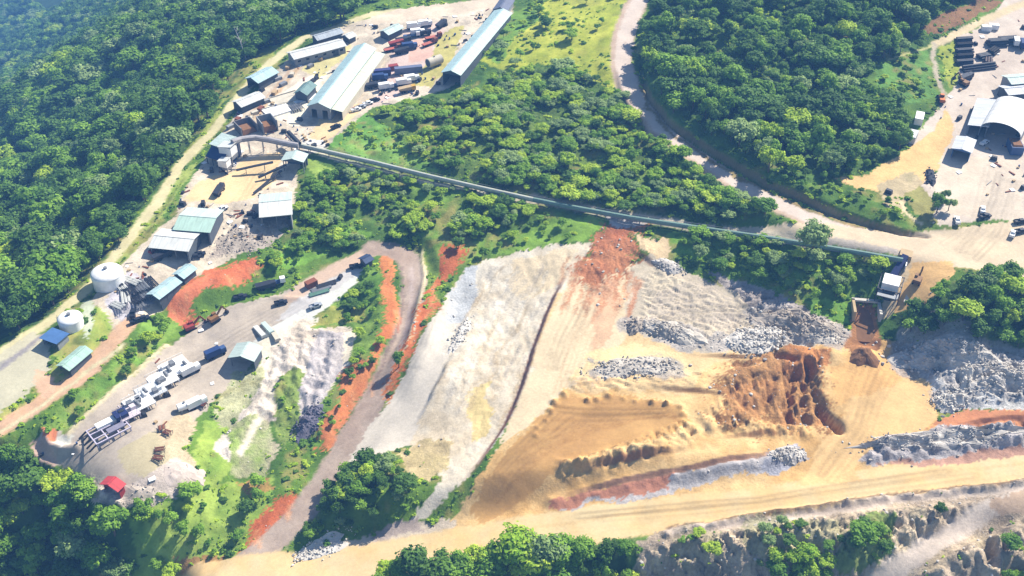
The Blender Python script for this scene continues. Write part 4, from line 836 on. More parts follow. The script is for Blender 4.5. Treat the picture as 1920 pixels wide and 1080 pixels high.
for k, (u, v, m, l, w, lab) in enumerate(((330, 694, WHITE, 10, 9, 'white plant module at the upper right end of the row of modules'),
        (306, 716, WHITE, 9, 8.5, 'white plant module second from the upper end of the row in the machine yard'),
        (284, 738, mat('light_steel', (226, 228, 230), .5), 9, 8, 'grey white plant module in the middle of the row in the machine yard'),
        (262, 760, WHITE, 9, 8, 'white plant module second from the lower end of the row of modules'),
        (240, 780, mat('pinkish_white', (240, 226, 232), .5), 7, 6.5, 'pinkish white plant module next to the navy box'))):
    module(lab, u, v, AX, l, w, 2.8, m, True, 40+k)
def comb_frame():
    t = thing('comb_structure', 'lilac steel frame with a comb of legs below the white modules', 'steel frame', P3(206, 812), R(AX))
    m = mat('lilac_steel', (216, 206, 224), .5); f = MB()
    for y in (-4, -1.4, 1.4, 4): f.box((0, y, 1.8), (12, .4, .4))
    for x in (-6, -2, 2, 6): f.box((x, 0, 1.8), (.4, 8.4, .42))
    for x in (-5.8, -1.9, 2.1, 5.8):
        for y in (-3.9, 3.9): f.box((x, y, .8), (.35, .35, 1.7))
    f.build('frame', m, t)
    MB().box((1.5, 2.8, 2.5), (9, 2.6, 1.0)).build('trough', WHITE, t); MB().box((2, -1.4, 2.3), (6, 2.4, .5)).build('panel', mat('grey_lilac', (150, 146, 164)), t)
    for k in range(5): MB().beam((-6.2, -4+2*k, 1.7), (-9.0, -4+2*k, .15), .45).build('leg', DSTEEL, t)
comb_frame()
t = thing('generator_box', 'navy blue box standing between the lilac frame and the white modules', 'generator', P3(229, 787), R(AX)); MB().box((0, 0, 1.7), (4.2, 4.0, 3.4)).build('body', mat('navy_paint', (48, 58, 108), .5), t); MB().box((.6, .4, 3.5), (1.8, 1.2, .3)).build('vent', DSTEEL, t); MB().box((-2.14, 0, 1.4), (.1, 1.4, 2.4)).build('door', DARKW, t)

# ------------------------------------------------------------------ right: workshop yard
arch_shed('big white arched workshop roof on container walls at the right edge', (1880, 234), (1908, 180), 16.5, 4.6, 4.2, mat('white_fabric', (250, 248, 244)), mat('container_grey', (130, 136, 150), .6), name='arched_workshop')
leanto('flat white roofed lean-to on the left of the big arched workshop', (1834, 238), (1852, 184), 7.5, 4.4, 5.4, mat('white_roof', (236, 238, 242), .5, kind='roof'), DARKW, open_='A')
shed('small pale roofed shed with blue walls left of the arched workshop', (1804, 280), (1813, 256), 7, 4.6, .6, mat('white_roof', (236, 238, 242)), BLUEW, open_='A')
shed('long white roofed building just behind the arched workshop', (1884, 166), (1960, 158), 8, 4.5, 1.0, mat('white_roof', (236, 238, 242)), DARKW, name='long_shed')
shed('pale green roofed building farthest behind the arched workshop', (1890, 146), (1960, 139), 8, 5.5, 1.0, MINT, GREYW, name='long_shed')
def container(label, u, v, deg, m, l=6.1, h=2.6, w=2.44, group=None, cat='container', name='shipping_container', load=None):
    t = thing(name, label, cat, P3(u, v), R(deg), group); b = MB().box((0, 0, h/2), (l, w, h))
    for k in range(int(l/.6)):
        x = -l/2+.4+k*.6
        for y in (-w/2, w/2): b.box((x, y, h/2), (.28, .08, h-.3))
    b.build('body', m, t)
    for y in (-.6, .6): MB().box((l/2+.03, y, h/2), (.06, 1.1, h-.25)).build('door', m, t)
    if load: MB().box((0, 0, h+.3), (l*.9, w*.9, .7), top=.8).build('load', load, t)
    return t
container('blue container with a brown heap on its roof in front of the arched workshop', 1901, 282, 84, BLUE, 8, 3.6, 5, load=BROWN)
for k, (u, v, deg, m, lab) in enumerate(((1722, 228, 68, WHITE, 'white cabin at the left edge of the workshop yard with a dark open end'), (1709, 262, 62, mat('light_steel', (226, 228, 230)), 'small white box below the white cabin at the forest edge'),
        (1848, 57, -8, WHITE, 'small white container by the dirt track at the top right'), (1862, 54, -8, WHITE, 'second small white container by the dirt track at the top right'),
        (707, 142, 12, mat('navy_container', (70, 72, 128), .5), 'long navy container at the left end of the pair in the truck yard'), (766, 136, 12, mat('slate_container', (120, 128, 156), .5), 'long slate grey container right of the navy one in the truck yard'),
        (738, 130, 20, REDP, 'small red container above the navy container in the truck yard'), (584, 536, 40, RUST, 'rust brown container lying along the concrete lane of the machine yard'),
        (487, 624, -52, PALE, 'leftmost of three slender white troughs behind the mint roofed hut'), (502, 617, -52, MINT, 'middle one of three slender troughs behind the mint roofed hut'), (515, 630, -60, CREAM, 'rightmost of three slender troughs behind the mint roofed hut'))):
    L_ = 9 if lab.startswith('long') else 7 if 'slender' in lab else 7 if 'cabin' in lab else 4.5
    container(lab, u, v, deg, m, L_*(1.5 if lab.startswith('long') else 1), 3.2 if lab.startswith('long') or 'cabin' in lab else 1.2 if 'slender' in lab else 2.4, 1.8 if 'slender' in lab else 3.4 if 'cabin' in lab else 2.6, cat='trough' if 'slender' in lab else 'cabin' if 'cabin' in lab else 'container', name='trough' if 'slender' in lab else 'site_cabin' if 'cabin' in lab else 'shipping_container')
def pipestack(label, u, v, deg, l, n, rows, m=DSTEEL, r=.55, group=None):
    t = thing('pipe_stack', label, 'pipe stack', P3(u, v), R(deg), group); rr = random.Random(int(u*7+v))
    for j in range(rows):
        q = MB()
        for k in range(n-j):
            x = (k-(n-j-1)/2)*2.1*r; o = rr.uniform(-.5, .5); q.tube((-l/2+o, x, r+j*1.8*r), (l/2+o, x, r+j*1.8*r), r, 9)
        q.build('pipe_layer', m, t)
    q = MB()
    for x in (-l*.3, l*.3): q.box((x, 0, .12), (.3, n*2.1*r, .22))
    q.build('bearer', TAN, t)
for k in range(5):
    pipestack(['topmost', 'second from top', 'middle', 'fourth from top', 'lowest'][k]+' of five rows of dark pipes at the left of the workshop yard', 1806+k*.6, 77+k*10.5, 8, 8, 3, 2, BLACK if k % 2 else DSTEEL)
pipestack('very long wall of dark pipes along the edge of the workshop yard', 1834, 130, 14, 17, 3, 3, DSTEEL)
for k, (u, v, lab) in enumerate(((1844, 108, 'dark pipe heap with brown ends inside the rows of pipes'), (1862, 98, 'dark pipe heap on the right side of the rows of pipes'), (1852, 118, 'short dark pipe heap beside the very long wall of pipes'))): pipestack(lab, u, v, 20+k*25, 6, 4, 2, (DSTEEL, BLACK, mat('brown_steel', (96, 78, 70), .6))[k])
for k, (u, v, lab) in enumerate(((1868, 84, 'long dark stack of pipes farthest left along the top of the yard'), (1888, 80, 'long dark stack of pipes next to the white truck at the top of the yard'))): pipestack(lab, u, v, 8, 9, 5, 3, DSTEEL)
# ------------------------------------------------------------------ crusher and dump pocket
def crusher():
    p = P3(1665, 552); t = thing('crusher_station', 'crusher station with a white feeder house below the head of the covered conveyor', 'crusher', p, R(-24))
    MB().box((0, 2.6, 3.4), (6, 6.5, 3.4)).build('feeder_house', WHITE, t); f = MB()
    for x in (-4, 4):
        for y in (-4, 0, 6): f.box((x, y, 1.4), (.35, .35, 7))
    for z in (1.4, 4.6):
        for x in (-4, 4): f.box((x, 1, z), (.25, 10.4, .25))
        for y in (-4, 0, 6): f.box((0, y+.02, z), (7.7, .25, .25))
    f.build('frame', DSTEEL, t); MB().box((0, -3.4, 2.2), (7.4, 3.4, .25)).build('platform', STEEL, t)
    MB().extrude([(-2.2, 2.6), (2.2, 2.6), (1.1, -.6), (-1.1, -.6)], -3.0, -1.4).build('chute', DSTEEL, t)
    MB().beam((0, 6.0, 4.0), (2.4, 15, 8.2), 2.4, 2.0).build('gallery', mat('navy_paint', (48, 58, 108)), t)
    MB().box((2.4, 16.5, 6.2), (4.4, 4.4, 5.2)).build('head_house', TAN, t); MB().box((3.4, 13.0, 5.4), (.4, 5.5, 3.6)).build('side_sheet', WHITE, t)
    for x in (.5, 4.3):
        for y in (14.6, 18.4): MB().box((x, y, 1.6), (.3, .3, 5.0)).build('leg', STEEL, t)
    MB().beam((6.5, -3, .6), (8.4, 16, 4.2), 1.3, .5).build('ramp_wall', CONC, t)
crusher()
def pocket():
    p = P3(1622, 602); t = thing('dump_pocket', 'concrete dump pocket with a dark mouth and wing walls above the ramp of brown ore', 'dump pocket', p, R(-8))
    MB().box((-4.6, 2.2, .8), (1.0, 8, 9)).build('wing_wall', TAN, t); MB().box((4.6, 2.2, .8), (1.0, 8, 9)).build('wing_wall', CONC, t)
    MB().box((0, 6.0, 4.9), (10.2, 1.4, .8)).build('lintel', CONC, t); MB().box((0, 7.4, 1.2), (8.2, .6, 7)).build('back_wall', mat('dark_timber', (70, 52, 46), .9), t)
    q = MB()
    for k in range(6): q.box((-3.4+k*1.36, 6.0, 2.2), (.22, .22, 4.4))
    q.build('grizzly', RUST, t)
    MB().extrude_x([(5.6, -2), (5.6, 2.4), (-2, .6), (-10, -1.6), (-10, -5)], -4.0, 4.0).build('ore_ramp', BROWN, t)
pocket()
# ------------------------------------------------------------------ vehicles and machines
def wheels(t, xs, y, r, m=BLACK):
    for x in xs:
        for s in (-1, 1): MB().tube((x, s*(y-.18), r), (x, s*(y+.18), r), r, 12).build('wheel', m, t)
def make_truck(cabm, bodym, L=7.5, kind='box', cat='truck'):
    t = thing('truck', 'truck', cat, (0, 0, 0)); hl = L/2
    MB().box((0, 0, .95), (L, 2.0, .3)).build('chassis', DSTEEL, t)
    c = MB().extrude_x([(-1.15, 1.1), (1.15, 1.1), (1.15, 2.2), (1.0, 2.95), (-1.0, 2.95), (-1.15, 2.2)], hl-2.0, hl); c.build('cab', cabm, t)
    MB().box((hl+.02, 0, 2.35), (.06, 1.9, .7)).build('windscreen', GLASS, t)
    if kind == 'box': MB().box((-.95, 0, 2.4), (L-2.3, 2.4, 2.5)).build('box_body', bodym, t)
    elif kind == 'flat':
        MB().box((-1.0, 0, 1.25), (L-2.2, 2.4, .25)).build('flatbed', bodym, t); MB().box((hl-2.15, 0, 1.9), (.1, 2.3, 1.1)).build('headboard', bodym, t)
    else:
        MB().add([(-hl-.2, -1.2, 1.5), (hl-2.4, -1.2, 1.15), (hl-2.4, 1.2, 1.15), (-hl-.2, 1.2, 1.5), (-hl-.4, -1.35, 2.5), (hl-1.8, -1.35, 2.9), (hl-1.8, 1.35, 2.9), (-hl-.4, 1.35, 2.5)],
                 [(0, 3, 2, 1), (0, 1, 5, 4), (1, 2, 6, 5), (2, 3, 7, 6), (3, 0, 4, 7), (4, 5, 6, 7)]).build('tipper_body', bodym, t)
    wheels(t, (hl-1.1, -hl+1.2, -hl+2.4), 1.0, .52); return t
def make_pickup(m):
    t = thing('pickup', 'pickup', 'pickup', (0, 0, 0))
    b = MB().box((0, 0, .75), (5.0, 1.85, .6)); b.box((-1.5, .85, 1.2), (1.9, .12, .45)); b.box((-1.5, -.85, 1.2), (1.9, .12, .45)); b.box((-2.43, 0, 1.2), (.12, 1.58, .45)); b.build('body', m, t)
    MB().extrude_x([(-.85, 1.05), (.85, 1.05), (.7, 1.75), (-.7, 1.75)], -.5, 1.2).build('cabin', m, t); MB().extrude_x([(-.88, 1.15), (.88, 1.15), (.74, 1.62), (-.74, 1.62)], -.35, 1.05).build('window', GLASS, t)
    wheels(t, (1.55, -1.5), .85, .4); return t
def make_excavator(m):
    t = thing('excavator', 'excavator', 'excavator', (0, 0, 0))
    for s in (-1, 1): MB().extrude([(-2.1, .15), (-1.7, 0), (1.7, 0), (2.1, .15), (2.1, .7), (1.7, .95), (-1.7, .95), (-2.1, .7)], s*1.15-.3, s*1.15+.3).build('track', BLACK, t)
    MB().box((-.4, 0, 1.7), (3.6, 2.7, 1.3)).build('house', m, t); MB().box((.7, .8, 2.3), (1.5, 1.1, 1.7)).build('cab', m, t); MB().box((1.47, .8, 2.6), (.06, .9, .9)).build('windscreen', GLASS, t)
    MB().beam((1.2, -.2, 1.9), (4.2, -.2, 4.6), .5, .6).build('boom', m, t); MB().beam((4.2, -.2, 4.6), (6.0, -.2, 1.6), .4, .5).build('arm', m, t)
    MB().extrude([(5.7, 1.7), (6.4, 1.5), (6.3, .5), (5.3, .4), (5.2, .8)], -.9, .5).build('bucket', DSTEEL, t); return t
def make_loader(m):
    t = thing('wheel_loader', 'loader', 'loader', (0, 0, 0)); MB().box((-1.6, 0, 1.7), (3.2, 2.2, 1.3)).build('engine_body', m, t); MB().box((.2, 0, 2.6), (1.5, 1.7, 1.7)).build('cab', m, t); MB().box((.2, 0, 2.9), (1.56, 1.74, .7)).build('window', GLASS, t)
    MB().box((1.6, 0, 1.3), (1.8, 1.3, .9)).build('front_frame', m, t)
    for s in (-.6, .6): MB().beam((1.2, s, 1.9), (3.6, s, .8), .25, .4).build('lift_arm', m, t)
    MB().extrude([(3.5, .2), (4.6, .15), (4.0, 1.1), (3.4, 1.4)], -1.5, 1.5).build('bucket', DSTEEL, t); wheels(t, (-1.7, 1.7), 1.05, .85); return t
WT = make_truck(WHITE, WHITE); FT = make_truck(WHITE, BLUE, 8.5, 'flat'); BT = make_truck(BLUE, NAVY, 8, 'box'); RT = make_truck(REDP, REDP, 7.5, 'tip'); DT = make_truck(DSTEEL, DSTEEL, 7.5, 'tip'); RUT = make_truck(RUST, mat('faded_red', (206, 116, 96), .6), 9, 'flat'); YT = make_truck(YELLOW, TAN, 8, 'tip')
WP = make_pickup(WHITE); DP = make_pickup(mat('dark_car', (52, 56, 66), .4)); RP = make_pickup(REDP); SP = make_pickup(mat('silver_car', (196, 200, 206), .35, .2))
RE = make_excavator(REDP); YE = make_excavator(mat('brown_yellow', (150, 108, 60), .6)); OL = make_loader(ORANGE)
GTR = 'trucks parked in the truck yard'; GCA = 'cars parked along the edge of the camp'
for p, u, v, d, lab, g in (
    (WT, 776, 54, 15, 'white box truck at the top of the truck yard', GTR), (WT, 797, 50, 20, 'white box truck just right of the topmost white truck in the truck yard', GTR), (FT, 772, 70, 15, 'white truck with a blue flatbed beside the red trucks', GTR),
    (WT, 783, 66, 15, 'white box truck tucked behind the blue flatbed in the truck yard', GTR), (DT, 757, 80, 18, 'dark tipper left of the blue flatbed in the truck yard', GTR), (RT, 744, 86, 25, 'red tipper at the left of the truck yard', GTR), (RUT, 736, 95, 25, 'faded red flatbed truck nearest the workshop hall', GTR),
    (BT, 768, 92, 18, 'blue box truck in the middle of the truck yard', GTR), (DT, 754, 100, 22, 'dark tipper in front of the blue box truck', GTR), (RUT, 813, 73, 25, 'faded red flatbed truck at the edge of the yellow grass', GTR), (RUT, 806, 84, 40, 'faded red flatbed truck on the pink soil', GTR), (DT, 795, 66, 10, 'dark tipper between the white trucks and the red soil', GTR),
    (DT, 828, 50, 60, 'dark tipper beside the yellow grass strip', GTR), (BT, 713, 151, 12, 'blue box truck below the long navy container', GTR), (DT, 701, 165, 15, 'dark tipper at the lower left of the truck yard', GTR), (WT, 724, 168, 20, 'white box truck at the lower left of the row above the bushes', GTR), (FT, 742, 163, 20, 'blue flatbed truck in the row above the bushes', GTR),
    (WT, 757, 160, 18, 'white box truck in the middle of the row above the bushes', GTR), (WT, 772, 153, 18, 'white box truck at the upper end of the row above the bushes', GTR), (YT, 764, 172, 20, 'tan tipper at the very edge of the bushes below the truck yard', GTR),
    (WP, 668, 208, 30, 'white pickup nearest the green triangle of grass', GCA), (SP, 677, 203, 30, 'silver pickup second along the edge below the workshop hall', GCA), (WP, 690, 196, 28, 'white pickup third along the edge below the workshop hall', GCA), (DP, 703, 190, 25, 'dark pickup at the upper end of the row below the workshop hall', GCA),
    (DP, 630, 240, 40, 'dark pickup on the sand in front of the workshop hall', None), (WP, 662, 178, 55, 'white pickup beside the annex of the workshop hall', None),
    (FT, 515, 534, 18, 'white and blue flatbed truck parked under the trees by the orange cutting', None), (DT, 500, 541, 20, 'dark tipper behind the flatbed truck under the trees', None), (BT, 405, 668, 38, 'blue box truck between the white modules and the mint roofed hut', None), (WT, 358, 700, 42, 'white box truck alongside the upper white module', None),
    (WT, 370, 762, 40, 'white box truck at the edge of the scree in the machine yard', None), (DP, 667, 502, 15, 'dark pickup on the concrete lane near its upper end', None), (DP, 527, 570, 20, 'dark pickup in the middle of the machine yard', None), (SP, 592, 576, 30, 'silver pickup by the pale edge of the concrete lane', None), (DP, 451, 559, 20, 'dark pickup on the dirt below the orange cutting', None),
    (RP, 290, 471, 60, 'red pickup in front of the two tone open shed', None), (DT, 306, 484, 40, 'dark tipper in front of the two tone open shed', None), (DP, 366, 484, 20, 'dark pickup on the track right of the two tone open shed', None), (DP, 374, 479, 20, 'second dark pickup on the track right of the two tone open shed', None), (DT, 402, 414, 45, 'dark tipper beside the pale green square shed', None), (WP, 417, 394, 40, 'white pickup above the pale green square shed', None),
    (DT, 412, 362, 80, 'dark tipper alone on the sand below the plant', None), (DP, 268, 600, 30, 'dark pickup at the lower corner of the steel laydown', None), (DP, 257, 604, 30, 'second dark pickup at the lower corner of the steel laydown', None), (DP, 250, 590, 100, 'dark pickup beside the steel laydown', None),
    (WP, 1842, 396, 70, 'white pickup on the track of the workshop yard above the junction', None), (DP, 1846, 408, 20, 'dark pickup beside the white pickup at the workshop yard', None), (WP, 1794, 416, 80, 'white pickup by the dark bushes near the junction', None), (DP, 1912, 418, 10, 'upper dark pickup at the right edge of the junction', None), (DP, 1912, 436, 15, 'lower dark pickup at the right edge of the junction', None), (WP, 1898, 441, 60, 'white pickup at the right edge of the junction', None),
    (WT, 1903, 84, 75, 'white truck between the stacks of pipes at the top of the workshop yard', None), (BT, 1916, 88, 75, 'blue box truck at the right edge of the workshop yard', None), (DT, 1810, 150, 30, 'dark tipper below the long wall of pipes', None), (WP, 1845, 270, 40, 'white pickup in the shade of the arched workshop', None), (DP, 1826, 208, 60, 'dark pickup left of the lean-to of the arched workshop', None),
    (RE, 358, 618, 35, 'red excavator with a dark undercarriage by the orange cutting', None), (YE, 1719, 530, 60, 'brown excavator on the orange ground beside the crusher', None), (OL, 1764, 190, 80, 'small orange loader at the end of the footpath', None), (YE, 402, 602, 50, 'brown excavator in the middle of the machine yard', None), (YE, 1806, 160, 120, 'brown excavator at the scrap below the rows of pipes', None)):
    place(p, u, v, d, lab, None, g, 0.03)
for k, (u, v, m) in enumerate(((604, 541, STEEL), (612, 534, DSTEEL), (598, 549, mat('green_pipe', (120, 160, 140), .5)))): pipestack(['grey pipes lying on the concrete lane', 'dark pipes lying on the concrete lane', 'greenish pipes lying on the concrete lane'][k], u, v, 28, 8, 4, 1, m, .3)
for k, (u, v, d) in enumerate(((228, 540, 40), (244, 548, 35), (262, 540, 40), (236, 560, 20), (256, 565, 50), (275, 552, 40), (248, 530, 60), (282, 534, 40), (268, 572, 30), (222, 576, 60))):
    rackpile(f'{["pale", "dark", "grey"][k % 3]} steel rack {["at the upper left", "near the top", "at the upper right", "on the left", "in the middle", "on the right", "at the very top", "farthest right", "at the bottom", "at the lower left"][k]} of the steel laydown by the big round tank', u, v, d, n=4+k % 3, l=5+k % 4, m=(PALE, DSTEEL, STEEL)[k % 3], m2=(STEEL, DSTEEL, GREYW)[k % 3], group='steel racks in the laydown')
for k, (u, v, d) in enumerate(((304, 806, 20), (314, 814, 70), (300, 846, 100), (297, 862, 80), (378, 760, 55))):
    rackpile(['dark steel frame on the sand below the white modules', 'dark steel frame right of the first on the sand', 'brown steel frame at the rim of the machine yard', 'low brown steel frame at the lower rim of the machine yard', 'long rusty frame beside the white truck at the scree'][k], u, v, d, name='scrap_rack', cat='steel frame', n=3, l=2.4+.4*k, m=RUST, m2=DSTEEL)
for k, (u, v) in enumerate(((500, 192), (515, 176), (531, 160), (548, 142), (489, 206), (521, 150), (602, 112), (582, 126), (470, 226), (446, 226), (432, 240), (540, 128), (566, 112), (478, 214), (612, 92), (640, 86))):
    container('small weathered crate beside the wheel tracks in the camp', u, v, 40+k*37 % 60, (GREYW, TAN, STEEL, CREAM, RUST)[k % 5], 2.6+k % 3*.6, 1.5, 1.8, 'small crates beside the wheel tracks', 'crate', 'equipment_crate')
def tank(label, u, v, deg, r, l, m, name='storage_tank'):
    t = thing(name, label, 'tank', P3(u, v), R(deg)); MB().tube((-l/2, 0, r+.5), (l/2, 0, r+.5), r, 20).build('shell', m, t)
    for x in (-l*.3, l*.3): MB().box((x, 0, .3), (.5, r*1.5, .9)).build('saddle', CONC, t)
    MB().tube((-l/2-.05, 0, r+.5), (-l/2, 0, r+.5), r*.8, 16).build('end_cap', DARKW, t); MB().tube((0, 0, 2*r+.4), (0, 0, 2*r+.9), .4, 10).build('manhole', STEEL, t)
tank('cream horizontal tank with a dark end beside the long narrow shed', 815, 124, 40, 2.3, 8, CREAM)
tank('white horizontal tank at the edge of the scree', 348, 768, 30, 1.4, 5, WHITE)
for k, (u, v, l_) in enumerate(((571, 184, 12), (536, 186, 14), (520, 208, 12))):
    t = thing('concrete_apron', ['white concrete slab beside the workshop hall', 'cream concrete slab left of the grey green hut', 'white concrete slab at the near left of the workshop hall'][k], 'slab', P3(u, v), R(35)); 
    b = MB().box((0, 0, .1), (l_, 8, .9)); b.build('slab', (WHITE, CREAM, WHITE)[k], t); MB().box((0, 4.1, .5), (l_, .25, 1.1)).build('kerb', CONC, t)

# ------------------------------------------------------------------ rocks
import bmesh
def rock_mesh(seed, sub=2):
    bm = bmesh.new(); bmesh.ops.create_icosphere(bm, subdivisions=sub, radius=1.0); rr = random.Random(seed)
    pl_ = [Vector((rr.gauss(0, 1), rr.gauss(0, 1), rr.gauss(0, 1))).normalized() for _ in range(9)]; ds = [rr.uniform(.5, .85) for _ in pl_]
    for v in bm.verts:
        for n_, d in zip(pl_, ds):
            q = v.co.dot(n_)
            if q > d: v.co -= n_*(q-d)
        v.co.z *= .8
    me = bpy.data.meshes.new('rock'); bm.to_mesh(me); bm.free(); return me
RK = [rock_mesh(k) for k in range(5)]; RKN = []
for me in RK:
    v = np.empty(len(me.vertices)*3); me.vertices.foreach_get('co', v); RKN.append((v.reshape(-1, 3), np.array([p.vertices[:] for p in me.polygons])))
def heap(label, u, v, deg, lx, ly, h, n, smin, smax, m, seed=0, cat='rock heap', name='rock_heap', group=None):
    g = np.random.default_rng(seed+int(u)); p = P3(u, v); root_z = float(zat(p.x, p.y)); c, s = math.cos(R(deg)), math.sin(R(deg)); V = []; Fc = []; b = 0
    # mound
    nu, nv = 30, 18; a = np.linspace(0, 2*math.pi, nu, endpoint=False); rr_ = np.linspace(0, 1.08, nv); A_, Q = np.meshgrid(a, rr_, indexing='ij')
    wob = 1+.5*fbm(np.cos(A_)*2+u, np.sin(A_)*2+v, 1.0, 3, seed); x = np.cos(A_)*Q*lx*wob; y = np.sin(A_)*Q*ly*wob; wx, wy = p.x+x*c-y*s, p.y+x*s+y*c
    zz = zat(wx, wy)-root_z+h*np.clip(1-Q**2, -.2, 1)*(1+.5*fbm(wx, wy, 2.2, 3, seed+3))-.25*(Q > 1)
    V.append(np.stack([wx-p.x, wy-p.y, zz], -1).reshape(-1, 3)); I = np.arange(nu*nv).reshape(nu, nv)
    for k in range(nu):
        for j in range(nv-1): Fc.append((I[k, j], I[k, j+1], I[(k+1) % nu, j+1], I[(k+1) % nu, j]))
    b = nu*nv
    for _ in range(n):
        q = math.sqrt(g.random())*(1.4 if g.random() < .2 else 1); aa = g.random()*2*math.pi; x = math.cos(aa)*q*lx; y = math.sin(aa)*q*ly; wx, wy = p.x+x*c-y*s, p.y+x*s+y*c
        sz = smin*.7+(smax-smin*.7)*g.random()**2.8; z_ = float(zat(wx, wy))-root_z+h*max(1-q*q, 0)+sz*.2
        rv, rf = RKN[g.integers(5)]; e = g.normal(size=3); e /= np.linalg.norm(e); th = g.random()*6.28
        M = np.array(Matrix.Rotation(th, 3, Vector(e))); V.append((rv*np.array([1, g.uniform(.6, 1), g.uniform(.5, .9)])*sz) @ M.T+np.array([wx-p.x, wy-p.y, z_])); Fc += [tuple(int(i)+b for i in f) for f in rf]; b += len(rv)
    me = bpy.data.meshes.new(name); me.from_pydata(np.concatenate(V).tolist(), [], [tuple(int(i) for i in f) for f in Fc]); me.update()
    o = link_mesh(name, me, m, None, (p.x, p.y, root_z)); return props(o, label, cat, group)
heap('pointed dark heap at the left end of the ridge of broken rock in the pit', 1192, 612, 60, 4.5, 3.0, 2.11, 102, 0.19, 0.65, DROCK)
heap('long ridge of broken rock with a shaded face in the middle of the pit', 1255, 622, -18, 12, 4.5, 2.23, 374, 0.19, 0.79, ROCK, 1)
heap('big heap of white boulders at the right of the pit', 1418, 640, 12, 11.5, 7.0, 1.86, 714, 0.22, 0.90, PROCK, 2)
heap('long low heap of grey boulders above the brown pan', 1190, 690, 4, 15, 4.6, 1.05, 510, 0.19, 0.79, ROCK, 3)
heap('grey rubble bank below the green slope left of the dump pocket', 1500, 608, -20, 14, 5.5, 1.24, 544, 0.19, 0.72, DROCK, 4)
heap('grey rubble bank between the white boulders and the dump pocket', 1545, 632, -8, 7, 3.4, 0.99, 255, 0.19, 0.65, ROCK, 5)
heap('row of white boulders on the pale gravel slope', 864, 628, 72, 9.5, 2.6, 0.81, 204, 0.19, 0.72, PROCK, 6)
heap('blue grey boulders where the grey berm ends at the junction', 1478, 852, 15, 6, 3.4, 0.99, 255, 0.19, 0.72, BLROCK, 7)
heap('blue grey rock outcrop beside the red soil scarp', 1255, 500, -20, 6, 3.0, 0.93, 204, 0.19, 0.65, BLROCK, 8)
heap('dark blue grey rock face in the shade of the right hand hill', 1770, 662, -8, 17, 6, 2.79, 714, 0.25, 1.01, BLROCK, 9)
heap('large pale rock stockpile at the right edge above the reddish track', 1890, 712, -3, 17, 7, 2.11, 884, 0.19, 0.79, BLROCK, 10)
heap('small heap of white and blue grey rock at the edge of the orange ground', 1778, 752, 10, 6.5, 5.0, 1.49, 289, 0.19, 0.79, PROCK, 11)
heap('ridge of pale rock joining the small heap to the stockpile', 1812, 705, 75, 7, 2.4, 1.86, 204, 0.19, 0.72, PROCK, 12)
heap('grey rubble berm on the upper side of the haul road right of the junction', 1760, 826, 5, 27, 3.6, 0.87, 714, 0.15, 0.65, BLROCK, 13)
heap('heap of scrap rock beside the open shed on the camp track', 462, 446, 28, 13, 7, 0.50, 442, 0.15, 0.65, DROCK, 14)
heap('dark shale pile at the foot of the scree beside the bend', 578, 792, 60, 7, 4, 1.24, 289, 0.19, 0.65, mat('shale', (120, 116, 130), .9), 15)
heap('broken pale rock bank below the red roofed hut', 262, 930, 10, 8, 3.2, .5, 120, .15, .55, mat('tan_rock', (216, 200, 182), .9, var=.25), 16)
heap('pale round spoil heap at the rim of the machine yard', 345, 890, 10, 7, 4.5, 0.99, 102, 0.09, 0.29, mat('spoil', (222, 204, 190), .9), 17)
heap('scrap heap of white and dark pieces beside the grass strip of the workshop yard', 1806, 152, 60, 4.5, 2.4, 0.62, 153, 0.19, 0.65, mat('scrap', (170, 160, 160), .7, var=.5), 18, 'scrap heap', 'scrap_heap')
heap('heap of black tyres and stones at the edge of the workshop yard', 1744, 332, 75, 6, 2.2, 0.74, 153, 0.19, 0.58, mat('tyre_black', (70, 72, 80), .9), 19, 'tyre heap', 'tyre_heap')
heap('brown clay cone in front of the dump pocket', 1620, 666, 0, 5, 4, 1.49, 34, 0.12, 0.36, BROWN, 20, 'clay heap', 'clay_heap')
heap('grey stones beside the pale road below the bushy knoll', 600, 1030, 20, 9, 3.5, 0.50, 272, 0.15, 0.58, PROCK, 21)
